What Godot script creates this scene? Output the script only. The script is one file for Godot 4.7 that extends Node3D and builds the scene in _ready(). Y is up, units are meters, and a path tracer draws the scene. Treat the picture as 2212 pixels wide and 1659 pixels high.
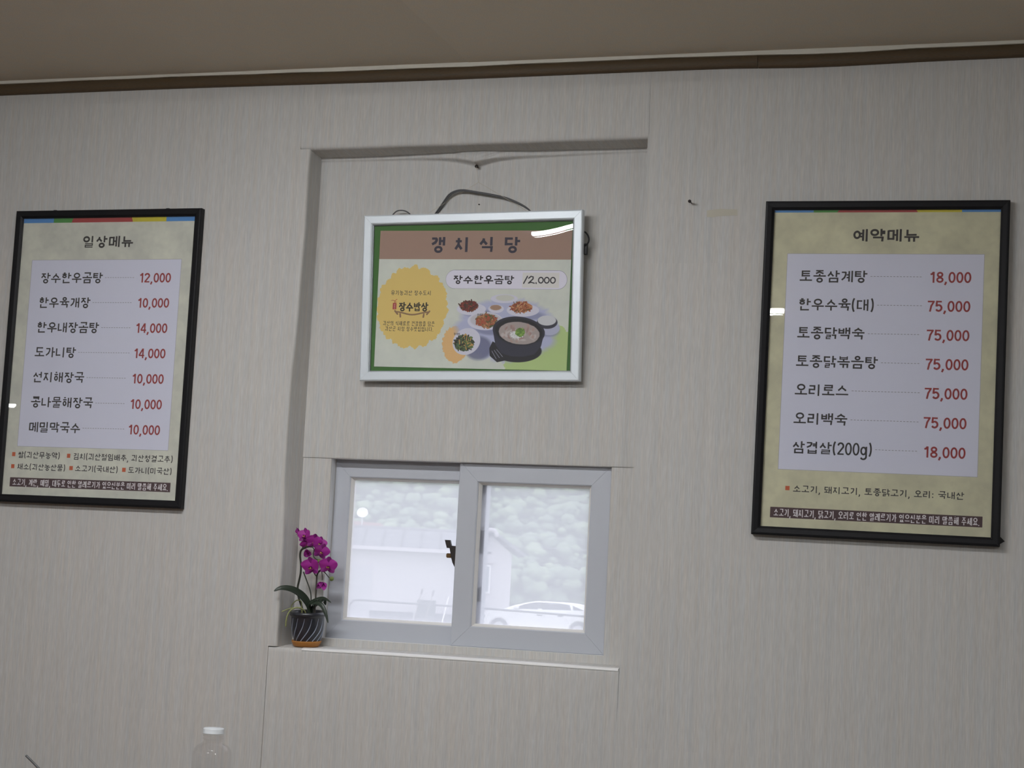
extends Node3D

# ---------------------------------------------------------------- camera and light settings
const CAM_POS := Vector3(0.0, 1.2, 3.2002)
const CAM_ROT := Vector3(0.108826, 0.303624, 0.050838)
const FOCAL_PX := 3800.0
const EXPOSURE := 1.0
const LAMP_COLOR := Color(0.985, 0.99, 1.0)
const CEIL := 2.2

var M := {}
var taken := {}
var rng := RandomNumberGenerator.new()

func _ready() -> void:
	rng.seed = 20240611
	_camera_and_sky()
	_materials()
	_room()
	_lamps()
	_window()
	_outdoors()
	_menus()
	_lunch_sign()
	_orchid()
	_wall_bits()
	_table()

func _camera_and_sky() -> void:
	var cam := Camera3D.new()
	cam.name = "camera"
	cam.position = CAM_POS
	cam.rotation = CAM_ROT
	cam.fov = rad_to_deg(2.0 * atan(1659.0 / 2.0 / FOCAL_PX))
	cam.near = 0.05
	cam.far = 900.0
	add_child(cam)
	cam.current = true
	var sky_mat := ProceduralSkyMaterial.new()
	sky_mat.sky_top_color = Color(0.82, 0.82, 0.86)
	sky_mat.sky_horizon_color = Color(0.87, 0.87, 0.905)
	sky_mat.ground_horizon_color = Color(0.5, 0.5, 0.5)
	sky_mat.ground_bottom_color = Color(0.4, 0.4, 0.4)
	sky_mat.sky_energy_multiplier = 1.66
	sky_mat.ground_energy_multiplier = 1.0
	var sky := Sky.new()
	sky.sky_material = sky_mat
	var env := Environment.new()
	env.background_mode = Environment.BG_SKY
	env.sky = sky
	env.tonemap_mode = Environment.TONE_MAPPER_LINEAR
	env.tonemap_exposure = EXPOSURE
	env.sdfgi_enabled = true
	env.ssao_enabled = true
	env.ssil_enabled = true
	var we := WorldEnvironment.new()
	we.name = "environment"
	we.environment = env
	add_child(we)

# ---------------------------------------------------------------- node helpers
func numbered(called: String) -> String:
	if not taken.has(called):
		taken[called] = 0
		return called
	taken[called] += 1
	return "%s_%03d" % [called, taken[called]]

func thing(called: String, label: String, category: String, at := Vector3.ZERO, group := "") -> Node3D:
	var o := Node3D.new()
	o.name = numbered(called)
	add_child(o, true)
	o.position = at
	tag(o, label, category, group)
	return o

func tag(o: Node3D, label: String, category: String, group := "") -> void:
	o.set_meta("label", label)
	o.set_meta("category", category)
	if group != "":
		o.set_meta("group", group)

func structure(called: String, label := "") -> Node3D:
	var o := Node3D.new()
	o.name = called
	add_child(o, true)
	o.set_meta("kind", "structure")
	if label != "":
		o.set_meta("label", label)
	return o

func holder(called: String, parent: Node3D, at := Vector3.ZERO) -> Node3D:
	var o := Node3D.new()
	o.name = called
	o.position = at
	parent.add_child(o, true)
	return o

func part(called: String, st: SurfaceTool, m: Material, parent: Node3D = null) -> MeshInstance3D:
	st.generate_normals()
	return mesh_part(called, st.commit(), m, parent)

func mesh_part(called: String, mesh: Mesh, m: Material, parent: Node3D = null) -> MeshInstance3D:
	var o := MeshInstance3D.new()
	o.mesh = mesh
	o.material_override = m
	o.cast_shadow = GeometryInstance3D.SHADOW_CASTING_SETTING_ON
	if parent == null:
		o.name = numbered(called)
		add_child(o, true)
	else:
		o.name = called
		parent.add_child(o, true)
	return o

# ---------------------------------------------------------------- shape helpers
func begin(smooth := false) -> SurfaceTool:
	var st := SurfaceTool.new()
	st.begin(Mesh.PRIMITIVE_TRIANGLES)
	st.set_smooth_group(0 if smooth else 4294967295)
	return st

# corners counter-clockwise seen from outside
func quad(st: SurfaceTool, a: Vector3, b: Vector3, c: Vector3, d: Vector3) -> void:
	for v in [a, c, b, a, d, c]:
		st.add_vertex(v)

func tri(st: SurfaceTool, a: Vector3, b: Vector3, c: Vector3) -> void:
	for v in [a, c, b]:
		st.add_vertex(v)

func box(st: SurfaceTool, lo: Vector3, hi: Vector3) -> void:
	var p: Array[Vector3] = []
	for i in 8:
		p.append(Vector3(hi.x if i & 1 else lo.x, hi.y if i & 2 else lo.y, hi.z if i & 4 else lo.z))
	quad(st, p[4], p[5], p[7], p[6])
	quad(st, p[1], p[0], p[2], p[3])
	quad(st, p[5], p[1], p[3], p[7])
	quad(st, p[0], p[4], p[6], p[2])
	quad(st, p[6], p[7], p[3], p[2])
	quad(st, p[0], p[1], p[5], p[4])

func box_part(called: String, lo: Vector3, hi: Vector3, m: Material, parent: Node3D = null) -> MeshInstance3D:
	var st := begin()
	box(st, lo, hi)
	return part(called, st, m, parent)

# box with chamfered edges, flat shaded
func soft_box(st: SurfaceTool, lo: Vector3, hi: Vector3, b: float) -> void:
	var pts: Array = []
	var ctr := (lo + hi) * 0.5
	# six faces inset by b, edges and corners bridge them
	var h := (hi - lo) * 0.5
	var corner := func(sx: float, sy: float, sz: float, axis: int) -> Vector3:
		var v := Vector3(sx * (h.x - (0.0 if axis == 0 else b)), sy * (h.y - (0.0 if axis == 1 else b)), sz * (h.z - (0.0 if axis == 2 else b)))
		return ctr + v
	for s in [-1.0, 1.0]:
		var fx := [corner.call(s, -1, -1, 0), corner.call(s, 1, -1, 0), corner.call(s, 1, 1, 0), corner.call(s, -1, 1, 0)]
		var fy := [corner.call(-1, s, -1, 1), corner.call(-1, s, 1, 1), corner.call(1, s, 1, 1), corner.call(1, s, -1, 1)]
		var fz := [corner.call(-1, -1, s, 2), corner.call(1, -1, s, 2), corner.call(1, 1, s, 2), corner.call(-1, 1, s, 2)]
		for f in [fx, fy, fz]:
			if s > 0:
				quad(st, f[0], f[1], f[2], f[3])
			else:
				quad(st, f[3], f[2], f[1], f[0])
	for sa in [-1.0, 1.0]:
		for sb in [-1.0, 1.0]:
			var e1 := [corner.call(sa, sb, -1, 0), corner.call(sa, sb, -1, 1), corner.call(sa, sb, 1, 1), corner.call(sa, sb, 1, 0)]
			var e2 := [corner.call(sa, -1, sb, 2), corner.call(sa, -1, sb, 0), corner.call(sa, 1, sb, 0), corner.call(sa, 1, sb, 2)]
			var e3 := [corner.call(-1, sa, sb, 1), corner.call(-1, sa, sb, 2), corner.call(1, sa, sb, 2), corner.call(1, sa, sb, 1)]
			for e in [e1, e2, e3]:
				if sa * sb > 0:
					quad(st, e[0], e[1], e[2], e[3])
				else:
					quad(st, e[3], e[2], e[1], e[0])
			for sc in [-1.0, 1.0]:
				var t := [corner.call(sa, sb, sc, 0), corner.call(sa, sb, sc, 1), corner.call(sa, sb, sc, 2)]
				if sa * sb * sc > 0:
					tri(st, t[0], t[1], t[2])
				else:
					tri(st, t[2], t[1], t[0])

func surf(st: SurfaceTool, rows: Array, flip := false) -> void:
	for i in rows.size() - 1:
		for j in rows[i].size() - 1:
			if flip:
				quad(st, rows[i][j], rows[i][j + 1], rows[i + 1][j + 1], rows[i + 1][j])
			else:
				quad(st, rows[i][j], rows[i + 1][j], rows[i + 1][j + 1], rows[i][j + 1])

# profile: Vector2(radius, height) from bottom to top
func lathe(st: SurfaceTool, profile: Array, seg := 32, at := Vector3.ZERO) -> void:
	var rows := []
	for p in profile:
		var row := []
		for k in seg + 1:
			var a := TAU * k / seg
			row.append(at + Vector3(cos(a) * p.x, p.y, sin(a) * p.x))
		rows.append(row)
	for i in rows.size() - 1:
		for j in seg:
			if profile[i].x < 1e-6 and profile[i + 1].x < 1e-6:
				continue
			if profile[i].x < 1e-6:
				tri(st, rows[i][j], rows[i + 1][j], rows[i + 1][j + 1])
			elif profile[i + 1].x < 1e-6:
				tri(st, rows[i][j], rows[i + 1][j], rows[i][j + 1])
			else:
				quad(st, rows[i][j], rows[i + 1][j], rows[i + 1][j + 1], rows[i][j + 1])

func tube(st: SurfaceTool, pts: Array, radius, seg := 8, cap := true) -> void:
	var rows := []
	var side := Vector3.ZERO
	for i in pts.size():
		var d: Vector3 = (pts[mini(i + 1, pts.size() - 1)] - pts[maxi(i - 1, 0)]).normalized()
		if side == Vector3.ZERO:
			side = d.cross(Vector3.UP if absf(d.y) < 0.9 else Vector3.RIGHT).normalized()
		side = (side - d * side.dot(d)).normalized()
		var up := d.cross(side)
		var r: float = radius[i] if radius is Array else radius
		var row := []
		for k in seg + 1:
			var a := TAU * k / seg
			row.append(pts[i] + (side * cos(a) + up * sin(a)) * r)
		rows.append(row)
	surf(st, rows, true)
	if cap:
		for k in seg:
			tri(st, pts[0], rows[0][k + 1], rows[0][k])
			tri(st, pts[-1], rows[-1][k], rows[-1][k + 1])

func curve(ctrl: Array, n: int) -> Array:
	var c := []
	var m := ctrl.size()
	for i in m - 1:
		var p0: Vector3 = ctrl[maxi(i - 1, 0)]
		var p1: Vector3 = ctrl[i]
		var p2: Vector3 = ctrl[i + 1]
		var p3: Vector3 = ctrl[mini(i + 2, m - 1)]
		for k in n:
			c.append(p1.cubic_interpolate(p2, p0, p3, float(k) / n))
	c.append(ctrl[-1])
	return c

# polygon (x, y) extruded from z0 to z1 (z1 is the front)
func prism(st: SurfaceTool, poly: PackedVector2Array, z0: float, z1: float) -> void:
	if Geometry2D.is_polygon_clockwise(poly):
		poly = poly.duplicate()
		poly.reverse()
	var t := Geometry2D.triangulate_polygon(poly)
	for i in range(0, t.size(), 3):
		var a := poly[t[i]]
		var b := poly[t[i + 1]]
		var c := poly[t[i + 2]]
		if (b - a).cross(c - a) < 0:
			var s := b
			b = c
			c = s
		tri(st, Vector3(a.x, a.y, z1), Vector3(b.x, b.y, z1), Vector3(c.x, c.y, z1))
		tri(st, Vector3(a.x, a.y, z0), Vector3(c.x, c.y, z0), Vector3(b.x, b.y, z0))
	for i in poly.size():
		var a := poly[i]
		var b := poly[(i + 1) % poly.size()]
		quad(st, Vector3(a.x, a.y, z0), Vector3(b.x, b.y, z0), Vector3(b.x, b.y, z1), Vector3(a.x, a.y, z1))

# four mitred rails round a w x h opening edge; profile: (inward, z) from outer back to inner back
func rails(parent: Node3D, called: String, x0: float, x1: float, y0: float, y1: float, profile: Array, m: Material, gap := 0.00025) -> void:
	var sides := [[Vector3(x0, y0, 0), Vector3(x1, y0, 0), Vector3.UP], [Vector3(x1, y0, 0), Vector3(x1, y1, 0), Vector3.LEFT], [Vector3(x1, y1, 0), Vector3(x0, y1, 0), Vector3.DOWN], [Vector3(x0, y1, 0), Vector3(x0, y0, 0), Vector3.RIGHT]]
	for s in sides:
		var a: Vector3 = s[0]
		var b: Vector3 = s[1]
		var inward: Vector3 = s[2]
		var d := (b - a).normalized()
		var st := begin()
		var ra := []
		var rb := []
		for q in profile:
			var o: Vector3 = inward * q.x + Vector3(0, 0, q.y)
			ra.append(a + o + d * (q.x + gap))
			rb.append(b + o - d * (q.x + gap))
		var n := profile.size()
		for i in n:
			var j := (i + 1) % n
			quad(st, ra[i], rb[i], rb[j], ra[j])
		for i in range(1, n - 1):
			tri(st, ra[0], ra[i], ra[i + 1])
			tri(st, rb[0], rb[i + 1], rb[i])
		part(called, st, m, parent)

# flat printed sheet with uv running from top left
func sheet(called: String, x0: float, x1: float, y0: float, y1: float, z: float, m: Material, parent: Node3D, over := Vector2.ZERO) -> MeshInstance3D:
	var st := begin()
	var st2 := [Vector3(x0, y0, z), Vector3(x1, y0, z), Vector3(x1, y1, z), Vector3(x0, y1, z)]
	var uv := [Vector2(-over.x, 1 + over.y), Vector2(1 + over.x, 1 + over.y), Vector2(1 + over.x, -over.y), Vector2(-over.x, -over.y)]
	for i in [0, 2, 1, 0, 3, 2]:
		st.set_uv(uv[i])
		st.add_vertex(st2[i])
	var back := 0.0006
	for i in [[1, 0, 3, 2]]:
		for k in [i[0], i[2], i[1], i[0], i[3], i[2]]:
			st.set_uv(Vector2(0.5, 0.12))
			st.add_vertex(st2[k] - Vector3(0, 0, back))
	for i in 4:
		var a: Vector3 = st2[i]
		var b: Vector3 = st2[(i + 1) % 4]
		var q := [a - Vector3(0, 0, back), b - Vector3(0, 0, back), b, a]
		for k in [0, 2, 1, 0, 3, 2]:
			st.set_uv(Vector2(0.5, 0.12))
			st.add_vertex(q[k])
	return part(called, st, m, parent)

# ---------------------------------------------------------------- materials
func mat(c: Color, rough := 0.7, metal := 0.0, spec := 0.5) -> StandardMaterial3D:
	var m := StandardMaterial3D.new()
	m.albedo_color = c
	m.roughness = rough
	m.metallic = metal
	m.metallic_specular = spec
	return m

func rgb(r: int, g: int, b: int) -> Color:
	return Color8(r, g, b)

func noise_layer(w: int, h: int, w_to: int, h_to: int, freq: float, sd: int, oct := 3) -> PackedByteArray:
	var n := FastNoiseLite.new()
	n.seed = sd
	n.noise_type = FastNoiseLite.TYPE_SIMPLEX_SMOOTH
	n.frequency = freq
	n.fractal_octaves = oct
	var im := n.get_seamless_image(w, h, false, false, 0.15)
	im.convert(Image.FORMAT_L8)
	if w != w_to or h != h_to:
		im.resize(w_to, h_to, Image.INTERPOLATE_CUBIC)
	return im.get_data()

func wallpaper_texture() -> Texture2D:
	var n := 1024
	var fine := noise_layer(n, 40, n, n, 0.22, 5, 2)
	var dash := noise_layer(n, 160, n, n, 0.16, 6, 2)
	var wide := noise_layer(n, 24, n, n, 0.03, 7, 3)
	var warm := noise_layer(n, 64, n, n, 0.05, 8, 2)
	var out := PackedByteArray()
	out.resize(n * n * 3)
	for i in n * n:
		var v := (fine[i] - 128) * 0.05 + (dash[i] - 128) * 0.05 + (wide[i] - 128) * 0.03
		var t := (warm[i] - 128) * 0.022
		out[i * 3] = clampi(int(205 + v + t), 0, 255)
		out[i * 3 + 1] = clampi(int(203 + v), 0, 255)
		out[i * 3 + 2] = clampi(int(199 + v - t), 0, 255)
	return ImageTexture.create_from_image(Image.create_from_data(n, n, false, Image.FORMAT_RGB8, out))

func speckle_texture(n: int, base: Color, amount: float, tint: float, freq: float, sd: int, stretch := 1) -> Texture2D:
	var a := noise_layer(n, n / stretch, n, n, freq, sd, 3)
	var b := noise_layer(n, n / stretch, n, n, freq * 0.12, sd + 1, 2)
	var out := PackedByteArray()
	out.resize(n * n * 3)
	for i in n * n:
		var v := (a[i] - 128) / 128.0 * amount
		var t := (b[i] - 128) / 128.0 * tint
		out[i * 3] = clampi(int(255.0 * (base.r + v + t)), 0, 255)
		out[i * 3 + 1] = clampi(int(255.0 * (base.g + v)), 0, 255)
		out[i * 3 + 2] = clampi(int(255.0 * (base.b + v - t)), 0, 255)
	return ImageTexture.create_from_image(Image.create_from_data(n, n, false, Image.FORMAT_RGB8, out))

func tiled(t: Texture2D, metres: Vector3, rough: float, spec := 0.4) -> StandardMaterial3D:
	var m := mat(Color.WHITE, rough, 0.0, spec)
	m.albedo_texture = t
	m.uv1_triplanar = true
	m.uv1_world_triplanar = true
	m.uv1_scale = Vector3(1.0 / metres.x, 1.0 / metres.y, 1.0 / metres.z)
	m.uv1_triplanar_sharpness = 8.0
	return m

func _materials() -> void:
	M.wall = tiled(wallpaper_texture(), Vector3(0.53, 0.9, 0.53), 0.75)
	M.ceiling = tiled(speckle_texture(512, Color(0.85, 0.81, 0.74), 0.03, 0.012, 0.25, 21), Vector3(0.4, 0.4, 0.4), 0.8)
	M.ceiling_b = tiled(speckle_texture(512, Color(0.865, 0.825, 0.755), 0.03, 0.012, 0.25, 22), Vector3(0.4, 0.4, 0.4), 0.8)
	M.wood = tiled(speckle_texture(512, Color(0.36, 0.30, 0.225), 0.06, 0.02, 0.30, 31), Vector3(1.6, 0.06, 0.06), 0.55)
	M.cream = mat(rgb(222, 218, 205), 0.6)
	M.upvc = mat(rgb(198, 202, 210), 0.45)
	M.spot = mat(rgb(235, 240, 242), 0.7)
	M.spot.backlight_enabled = true
	M.spot.backlight = Color(1, 1, 1)
	M.bead = mat(rgb(226, 224, 220), 0.5)
	M.frame = mat(rgb(224, 224, 224), 0.45)
	M.black_frame = mat(rgb(24, 24, 27), 0.5, 0.0, 0.35)
	M.silver = mat(rgb(232, 240, 246), 0.42, 0.2)
	M.silver_edge = mat(rgb(150, 155, 160), 0.4, 0.6)
	M.dark_metal = mat(rgb(52, 46, 44), 0.45, 0.3)
	M.brass = mat(rgb(120, 92, 60), 0.4, 0.7)
	M.black_plastic = mat(rgb(20, 20, 22), 0.5)
	M.cable = mat(rgb(92, 92, 94), 0.5)
	M.string = mat(rgb(196, 186, 168), 0.8)
	M.glass = glass(Color(1, 1, 1, 0.03))
	M.green_board = mat(rgb(66, 118, 48), 0.8)
	M.floor = tiled(speckle_texture(256, Color(0.46, 0.43, 0.40), 0.04, 0.02, 0.1, 41), Vector3(1, 1, 1), 0.4)

func glass(c: Color) -> StandardMaterial3D:
	var m := mat(c, 0.0)
	m.transparency = BaseMaterial3D.TRANSPARENCY_ALPHA
	return m

# ---------------------------------------------------------------- the room
const NL := -1.456      # niche, left front edge
const NR := -0.757      # niche, right front edge
const NB := -0.065      # niche back
const NT := 2.040       # niche top
const SILL := 1.0415
const WB := -0.130     # outer face of the wall

func _room() -> void:
	var w := structure("wall_back", "cream wallpapered wall with a shallow niche round a small window")
	# big papers left and right of the niche, thin joints between the lengths
	box_part("wallpaper_length", Vector3(-9.0, 0, WB), Vector3(-1.4768, CEIL, 0), M.wall, w)
	var st := begin()
	prism(st, PackedVector2Array([Vector2(-0.774, 0), Vector2(2.4, 0), Vector2(2.4, CEIL), Vector2(-0.7565, CEIL), Vector2(-0.7548, 2.04), Vector2(-0.7544, 1.45), Vector2(-0.7624, 1.164), Vector2(-0.7672, SILL)]), WB, 0.0)
	part("wallpaper_length", st, M.wall, w)
	# above the niche, its lip rounded into the underside
	st = begin(true)
	var rows := []
	var prof := [Vector2(CEIL, 0), Vector2(2.06, 0.0), Vector2(NT + 0.008, 0), Vector2(NT + 0.0035, -0.0007), Vector2(NT + 0.0008, -0.003), Vector2(NT - 0.0005, -0.007), Vector2(NT - 0.0008, -0.012), Vector2(NT - 0.003, NB - 0.003)]
	for p in prof:
		var row := []
		for k in 15:
			var x := lerpf(-1.4766, lerpf(-0.7552, -0.7567, clampf((p.x - NT) / 0.16, 0, 1)), k / 14.0)
			var lift := lerpf(-0.003, 0.0025, k / 14.0) + 0.0003 * sin(k * 1.9)
			row.append(Vector3(x, p.x + (lift if p.x < CEIL else 0.0), p.y))
		rows.append(row)
	surf(st, rows)
	part("wallpaper_length", st, M.wall, w)
	box_part("wall_core", Vector3(-1.476, NT + 0.012, WB), Vector3(-0.757, CEIL, -0.004), M.wall, w)
	# left reveal, a little loose
	st = begin(true)
	rows = []
	for k in 25:
		var y := lerpf(SILL - 0.001, NT - 0.002, k / 24.0)
		var loose := -0.010 * exp(-pow((y - 1.47) / 0.22, 2.0)) - 0.003 * exp(-pow((y - 1.08) / 0.12, 2.0)) + 0.0006 * sin(y * 31.0)
		var row := []
		for q in [Vector2(-1.4768, 0), Vector2(-1.466 + loose * 1.0, 0), Vector2(NL - 0.0045 + loose, 0), Vector2(NL - 0.0015 + loose, -0.001), Vector2(NL + loose, -0.004), Vector2(NL + loose, -0.010), Vector2(NL - 0.001 + loose * 0.3, NB * 0.7), Vector2(NL - 0.001, NB - 0.004)]:
			row.append(Vector3(q.x, y, q.y))
		rows.append(row)
	surf(st, rows, true)
	part("reveal_paper", st, M.wall, w)
	box_part("reveal_paper", Vector3(-0.757, SILL, WB), Vector3(-0.7548, NT + 0.01, -0.001), M.wall, w)
	# upper back of the niche: loose paper that a nail pins down
	st = begin(true)
	rows = []
	var nx := -1.1165
	var ys := []
	for k in 7:
		ys.append(lerpf(1.4195, 1.96, k / 7.0))
	for k in 61:
		ys.append(lerpf(1.96, 2.048, k / 60.0))
	for y in ys:
		var row := []
		for k in 176:
			var x := lerpf(-1.458, -0.7555, k / 175.0)
			var dx := absf(x - nx)
			var line := 2.027 + 0.004 * smoothstep(-1.0, -0.78, x) - 0.0185 * exp(-dx / 0.045)
			var pull := exp(-dx / 0.07)
			var above := smoothstep(-0.001, 0.0022 + 0.0035 * pull, y - line)
			var fade := 1.0 - smoothstep(0.012, 0.040, y - line) * 0.6
			var z := NB + above * (0.0030 + 0.025 * pull) * fade
			var crease := 0.0060 * exp(-pow((y - line - 0.010 - 0.10 * dx * smoothstep(0.0, 0.05, dx)) / 0.003, 2.0)) * pull * smoothstep(0.008, 0.03, dx)
			row.append(Vector3(x, y, z - crease))
		rows.append(row)
	surf(st, rows, true)
	part("niche_paper", st, M.wall, w)
	box_part("wall_core", Vector3(-1.4768, 1.4215, WB), Vector3(-0.757, NT + 0.012, NB - 0.006), M.wall, w)
	box_part("panel_edge", Vector3(-1.458, 1.4180, NB - 0.03), Vector3(-0.757, 1.4215, NB - 0.0005), M.wall, w)
	# lower back: strips of paper beside and below the window
	box_part("niche_strip", Vector3(-1.4768, SILL - 0.001, WB), Vector3(-1.3955, 1.4178, NB - 0.0025), M.wall, w)
	box_part("niche_strip", Vector3(-0.8155, SILL - 0.001, WB), Vector3(-0.757, 1.4178, NB - 0.0025), M.wall, w)
	box_part("niche_strip", Vector3(-1.3955, SILL - 0.001, WB), Vector3(-0.8155, 1.0595, NB - 0.0025), M.wall, w)
	# sill and the length below it, front edge rounded
	st = begin(true)
	rows = []
	for q in [Vector2(0.0, 0.0), Vector2(0.9, 0.0), Vector2(1.030, 0.0), Vector2(1.0360, -0.0005), Vector2(1.0385, -0.0025), Vector2(1.0395, -0.006), Vector2(1.0418, -0.035), Vector2(1.0440, NB - 0.004)]:
		var row := []
		for k in 15:
			var bulge := 0.0012 * sin(k / 14.0 * PI) if q.x > 1.02 else 0.0
			row.append(Vector3(lerpf(-1.4760, -0.7680, k / 14.0), q.x + bulge, q.y))
		rows.append(row)
	surf(st, rows, true)
	part("wallpaper_length", st, M.wall, w)
	box_part("wall_core", Vector3(-1.4768, 0, WB), Vector3(-0.765, 1.029, -0.003), M.wall, w)
	# white strip added on the sill's front edge, stands in for window light
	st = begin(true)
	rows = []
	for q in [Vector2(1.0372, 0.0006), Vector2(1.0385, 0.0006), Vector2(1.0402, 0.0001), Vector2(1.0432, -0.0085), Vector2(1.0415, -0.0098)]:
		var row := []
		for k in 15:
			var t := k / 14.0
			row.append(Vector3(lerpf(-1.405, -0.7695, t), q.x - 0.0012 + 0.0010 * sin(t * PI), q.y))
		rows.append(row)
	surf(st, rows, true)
	part("sill_light_strip", st, mat(rgb(246, 245, 243), 0.4), w)
	w.get_child(2).position.z = 0.0
	# ceiling papers; the overlap of two lengths shows as a faint line
	var c := structure("ceiling", "beige papered ceiling")
	box_part("ceiling_paper", Vector3(-9.0, CEIL, -0.2), Vector3(-1.12, CEIL + 0.12, 9.5), M.ceiling, c)
	box_part("ceiling_paper", Vector3(-1.12, CEIL - 0.0006, -0.2), Vector3(2.4, CEIL + 0.12, 9.5), M.ceiling_b, c)
	# moulding under the ceiling, slightly wavy, with a strip of paper edge above it
	var t := structure("trim_1", "dark wood moulding along the top of the wall")
	var cuts := [-9.0, -2.5, -0.5495, 2.4]
	for i in 3:
		st = begin(true)
		var r := []
		var n := 40
		for q in [Vector2(2.1725, 0.0), Vector2(2.1725, 0.010), Vector2(2.175, 0.0125), Vector2(2.192, 0.0125), Vector2(2.1945, 0.010), Vector2(2.1945, 0.0)]:
			var row := []
			for k in n + 1:
				var x := lerpf(cuts[i] + 0.0004, cuts[i + 1] - 0.0004, float(k) / n)
				row.append(Vector3(x, q.x + wave(x), q.y))
			r.append(row)
		surf(st, r, true)
		part("moulding", st, M.wood, t)
	st = begin()
	for q in [[Vector2(2.1940, 0.0), Vector2(2.1940, 0.0165)], [Vector2(2.1940, 0.0165), Vector2(2.2, 0.0185)]]:
		for k in 120:
			var xa := lerpf(-9, 2.4, k / 120.0)
			var xb := lerpf(-9, 2.4, (k + 1) / 120.0)
			var wa := wave(xa) + 0.0006 * sin(xa * 41.0)
			var wb := wave(xb) + 0.0006 * sin(xb * 41.0)
			var ua := wa if q[1].x < 2.199 else 0.0
			var ub := wb if q[1].x < 2.199 else 0.0
			quad(st, Vector3(xa, q[0].x + wa, q[0].y), Vector3(xb, q[0].x + wb, q[0].y), Vector3(xb, q[1].x + ub, q[1].y), Vector3(xa, q[1].x + ua, q[1].y))
	part("paper_edge", st, M.cream, t)
	# the rest of the room
	box_part("floor", Vector3(-9.2, -0.2, -0.2), Vector3(2.6, 0, 9.7), M.floor).set_meta("kind", "structure")
	box_part("wall_left", Vector3(-9.2, 0, -0.2), Vector3(-9.0, CEIL + 0.12, 9.7), M.wall).set_meta("kind", "structure")
	box_part("wall_front", Vector3(-9.2, 0, 9.5), Vector3(2.6, CEIL + 0.12, 9.7), M.wall).set_meta("kind", "structure")
	box_part("wall_right", Vector3(2.4, 0, -0.2), Vector3(2.6, CEIL + 0.12, 9.7), M.wall).set_meta("kind", "structure")

func wave(x: float) -> float:
	return 0.0012 * sin(x * 2.1 + 0.4) + 0.0007 * sin(x * 6.3) - 0.0035 * smoothstep(-0.62, -0.45, x) * (1.0 - smoothstep(-0.45, -0.2, x))

# ---------------------------------------------------------------- ceiling lights
func _lamps() -> void:
	var glow := mat(rgb(255, 252, 246), 0.5)
	glow.emission_enabled = true
	glow.emission = LAMP_COLOR
	glow.emission_energy_multiplier = 79.0
	var spots := [
		[-1.28, 1.25, "long white ceiling light nearest the menu wall"],
		[-1.40, 2.864, "long white ceiling light over the middle of the room"],
		[-4.9, 3.0, "long white ceiling light left of the middle one"],
		[1.0, 2.7, "long white ceiling light added near the right wall"],  # unseen lamp, added to brighten the right side of the menu wall
		[-7.11, 6.96, "long white ceiling light at the far left rear"]]
	for s in spots:
		var t := thing("ceiling_light", s[2], "light", Vector3(s[0], CEIL, s[1]), "ceiling lights")
		var st := begin()
		soft_box(st, Vector3(-0.50, -0.030, -0.025), Vector3(0.50, 0.0, 0.025), 0.005)
		part("housing", st, M.upvc, t)
		# half-round diffuser that hangs below the housing
		st = begin(true)
		var rows := []
		for i in 13:
			var a := PI * i / 12.0
			rows.append([Vector3(-0.48, -0.030 - 0.015 * sin(a), 0.014 * cos(a)), Vector3(0.48, -0.030 - 0.015 * sin(a), 0.014 * cos(a))])
		surf(st, rows)
		for e in [0, 1]:
			for i in range(1, 12):
				if e == 0:
					tri(st, rows[0][e], rows[i + 1][e], rows[i][e])
				else:
					tri(st, rows[0][e], rows[i][e], rows[i + 1][e])
		part("diffuser", st, glow, t)
		var l := AreaLight3D.new()
		l.name = "lamp_light"
		l.area_size = Vector2(0.95, 0.020)
		l.light_color = LAMP_COLOR
		l.light_energy = 0.93
		l.shadow_enabled = true
		l.area_range = 16.0
		l.position = Vector3(0, -0.050, 0)
		l.rotation = Vector3(-PI / 2, 0, 0)
		t.add_child(l, true)

# ---------------------------------------------------------------- the window
func _window() -> void:
	var w := structure("window_1", "small white sliding window with two sashes")
	# fixed outer frame set in the opening
	var x0 := -1.3955
	var x1 := -0.8155
	var y0 := 1.0595
	var y1 := 1.4178
	rails(w, "frame_rail", x0 - 0.03, x1 + 0.03, y0 - 0.03, y1 + 0.03, [Vector2(0, WB), Vector2(0, -0.069), Vector2(0.029, -0.069), Vector2(0.0305, -0.071), Vector2(0.0305, -0.088), Vector2(0.0275, -0.088), Vector2(0.0275, WB)], M.frame)
	var glz := glass(Color(0.93, 0.95, 1.0, 0.06))
	glz.backlight_enabled = true
	glz.backlight = Color(0.915, 0.92, 0.945)
	# back sash on the left, front sash on the right
	_sash(w, -1.4035, -1.0725, 1.0575, 1.4225, -0.095, glz)
	_sash(w, -1.1262, -0.8175, 1.0600, 1.4205, -0.0785, glz)
	# crescent latch on the meeting stile
	var l := holder("latch", w, Vector3(0, -0.021, 0))
	var st := begin()
	prism(st, PackedVector2Array([Vector2(-1.1395, 1.2725), Vector2(-1.1375, 1.2745), Vector2(-1.1340, 1.2750), Vector2(-1.1262, 1.2745), Vector2(-1.1262, 1.2330), Vector2(-1.1315, 1.2420), Vector2(-1.1345, 1.2510), Vector2(-1.1370, 1.2620)]), -0.1005, -0.0800)
	part("latch_body", st, M.dark_metal, l)
	st = begin()
	prism(st, PackedVector2Array([Vector2(-1.1530, 1.2860), Vector2(-1.1425, 1.2860), Vector2(-1.1395, 1.2755), Vector2(-1.1385, 1.2715), Vector2(-1.1420, 1.2700), Vector2(-1.1480, 1.2705)]), -0.096, -0.089)
	part("lever", st, M.dark_metal, l)
	st = begin()
	soft_box(st, Vector3(-1.1480, 1.2510, -0.096), Vector3(-1.1365, 1.2600, -0.086), 0.002)
	part("catch", st, M.brass, l)

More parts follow.
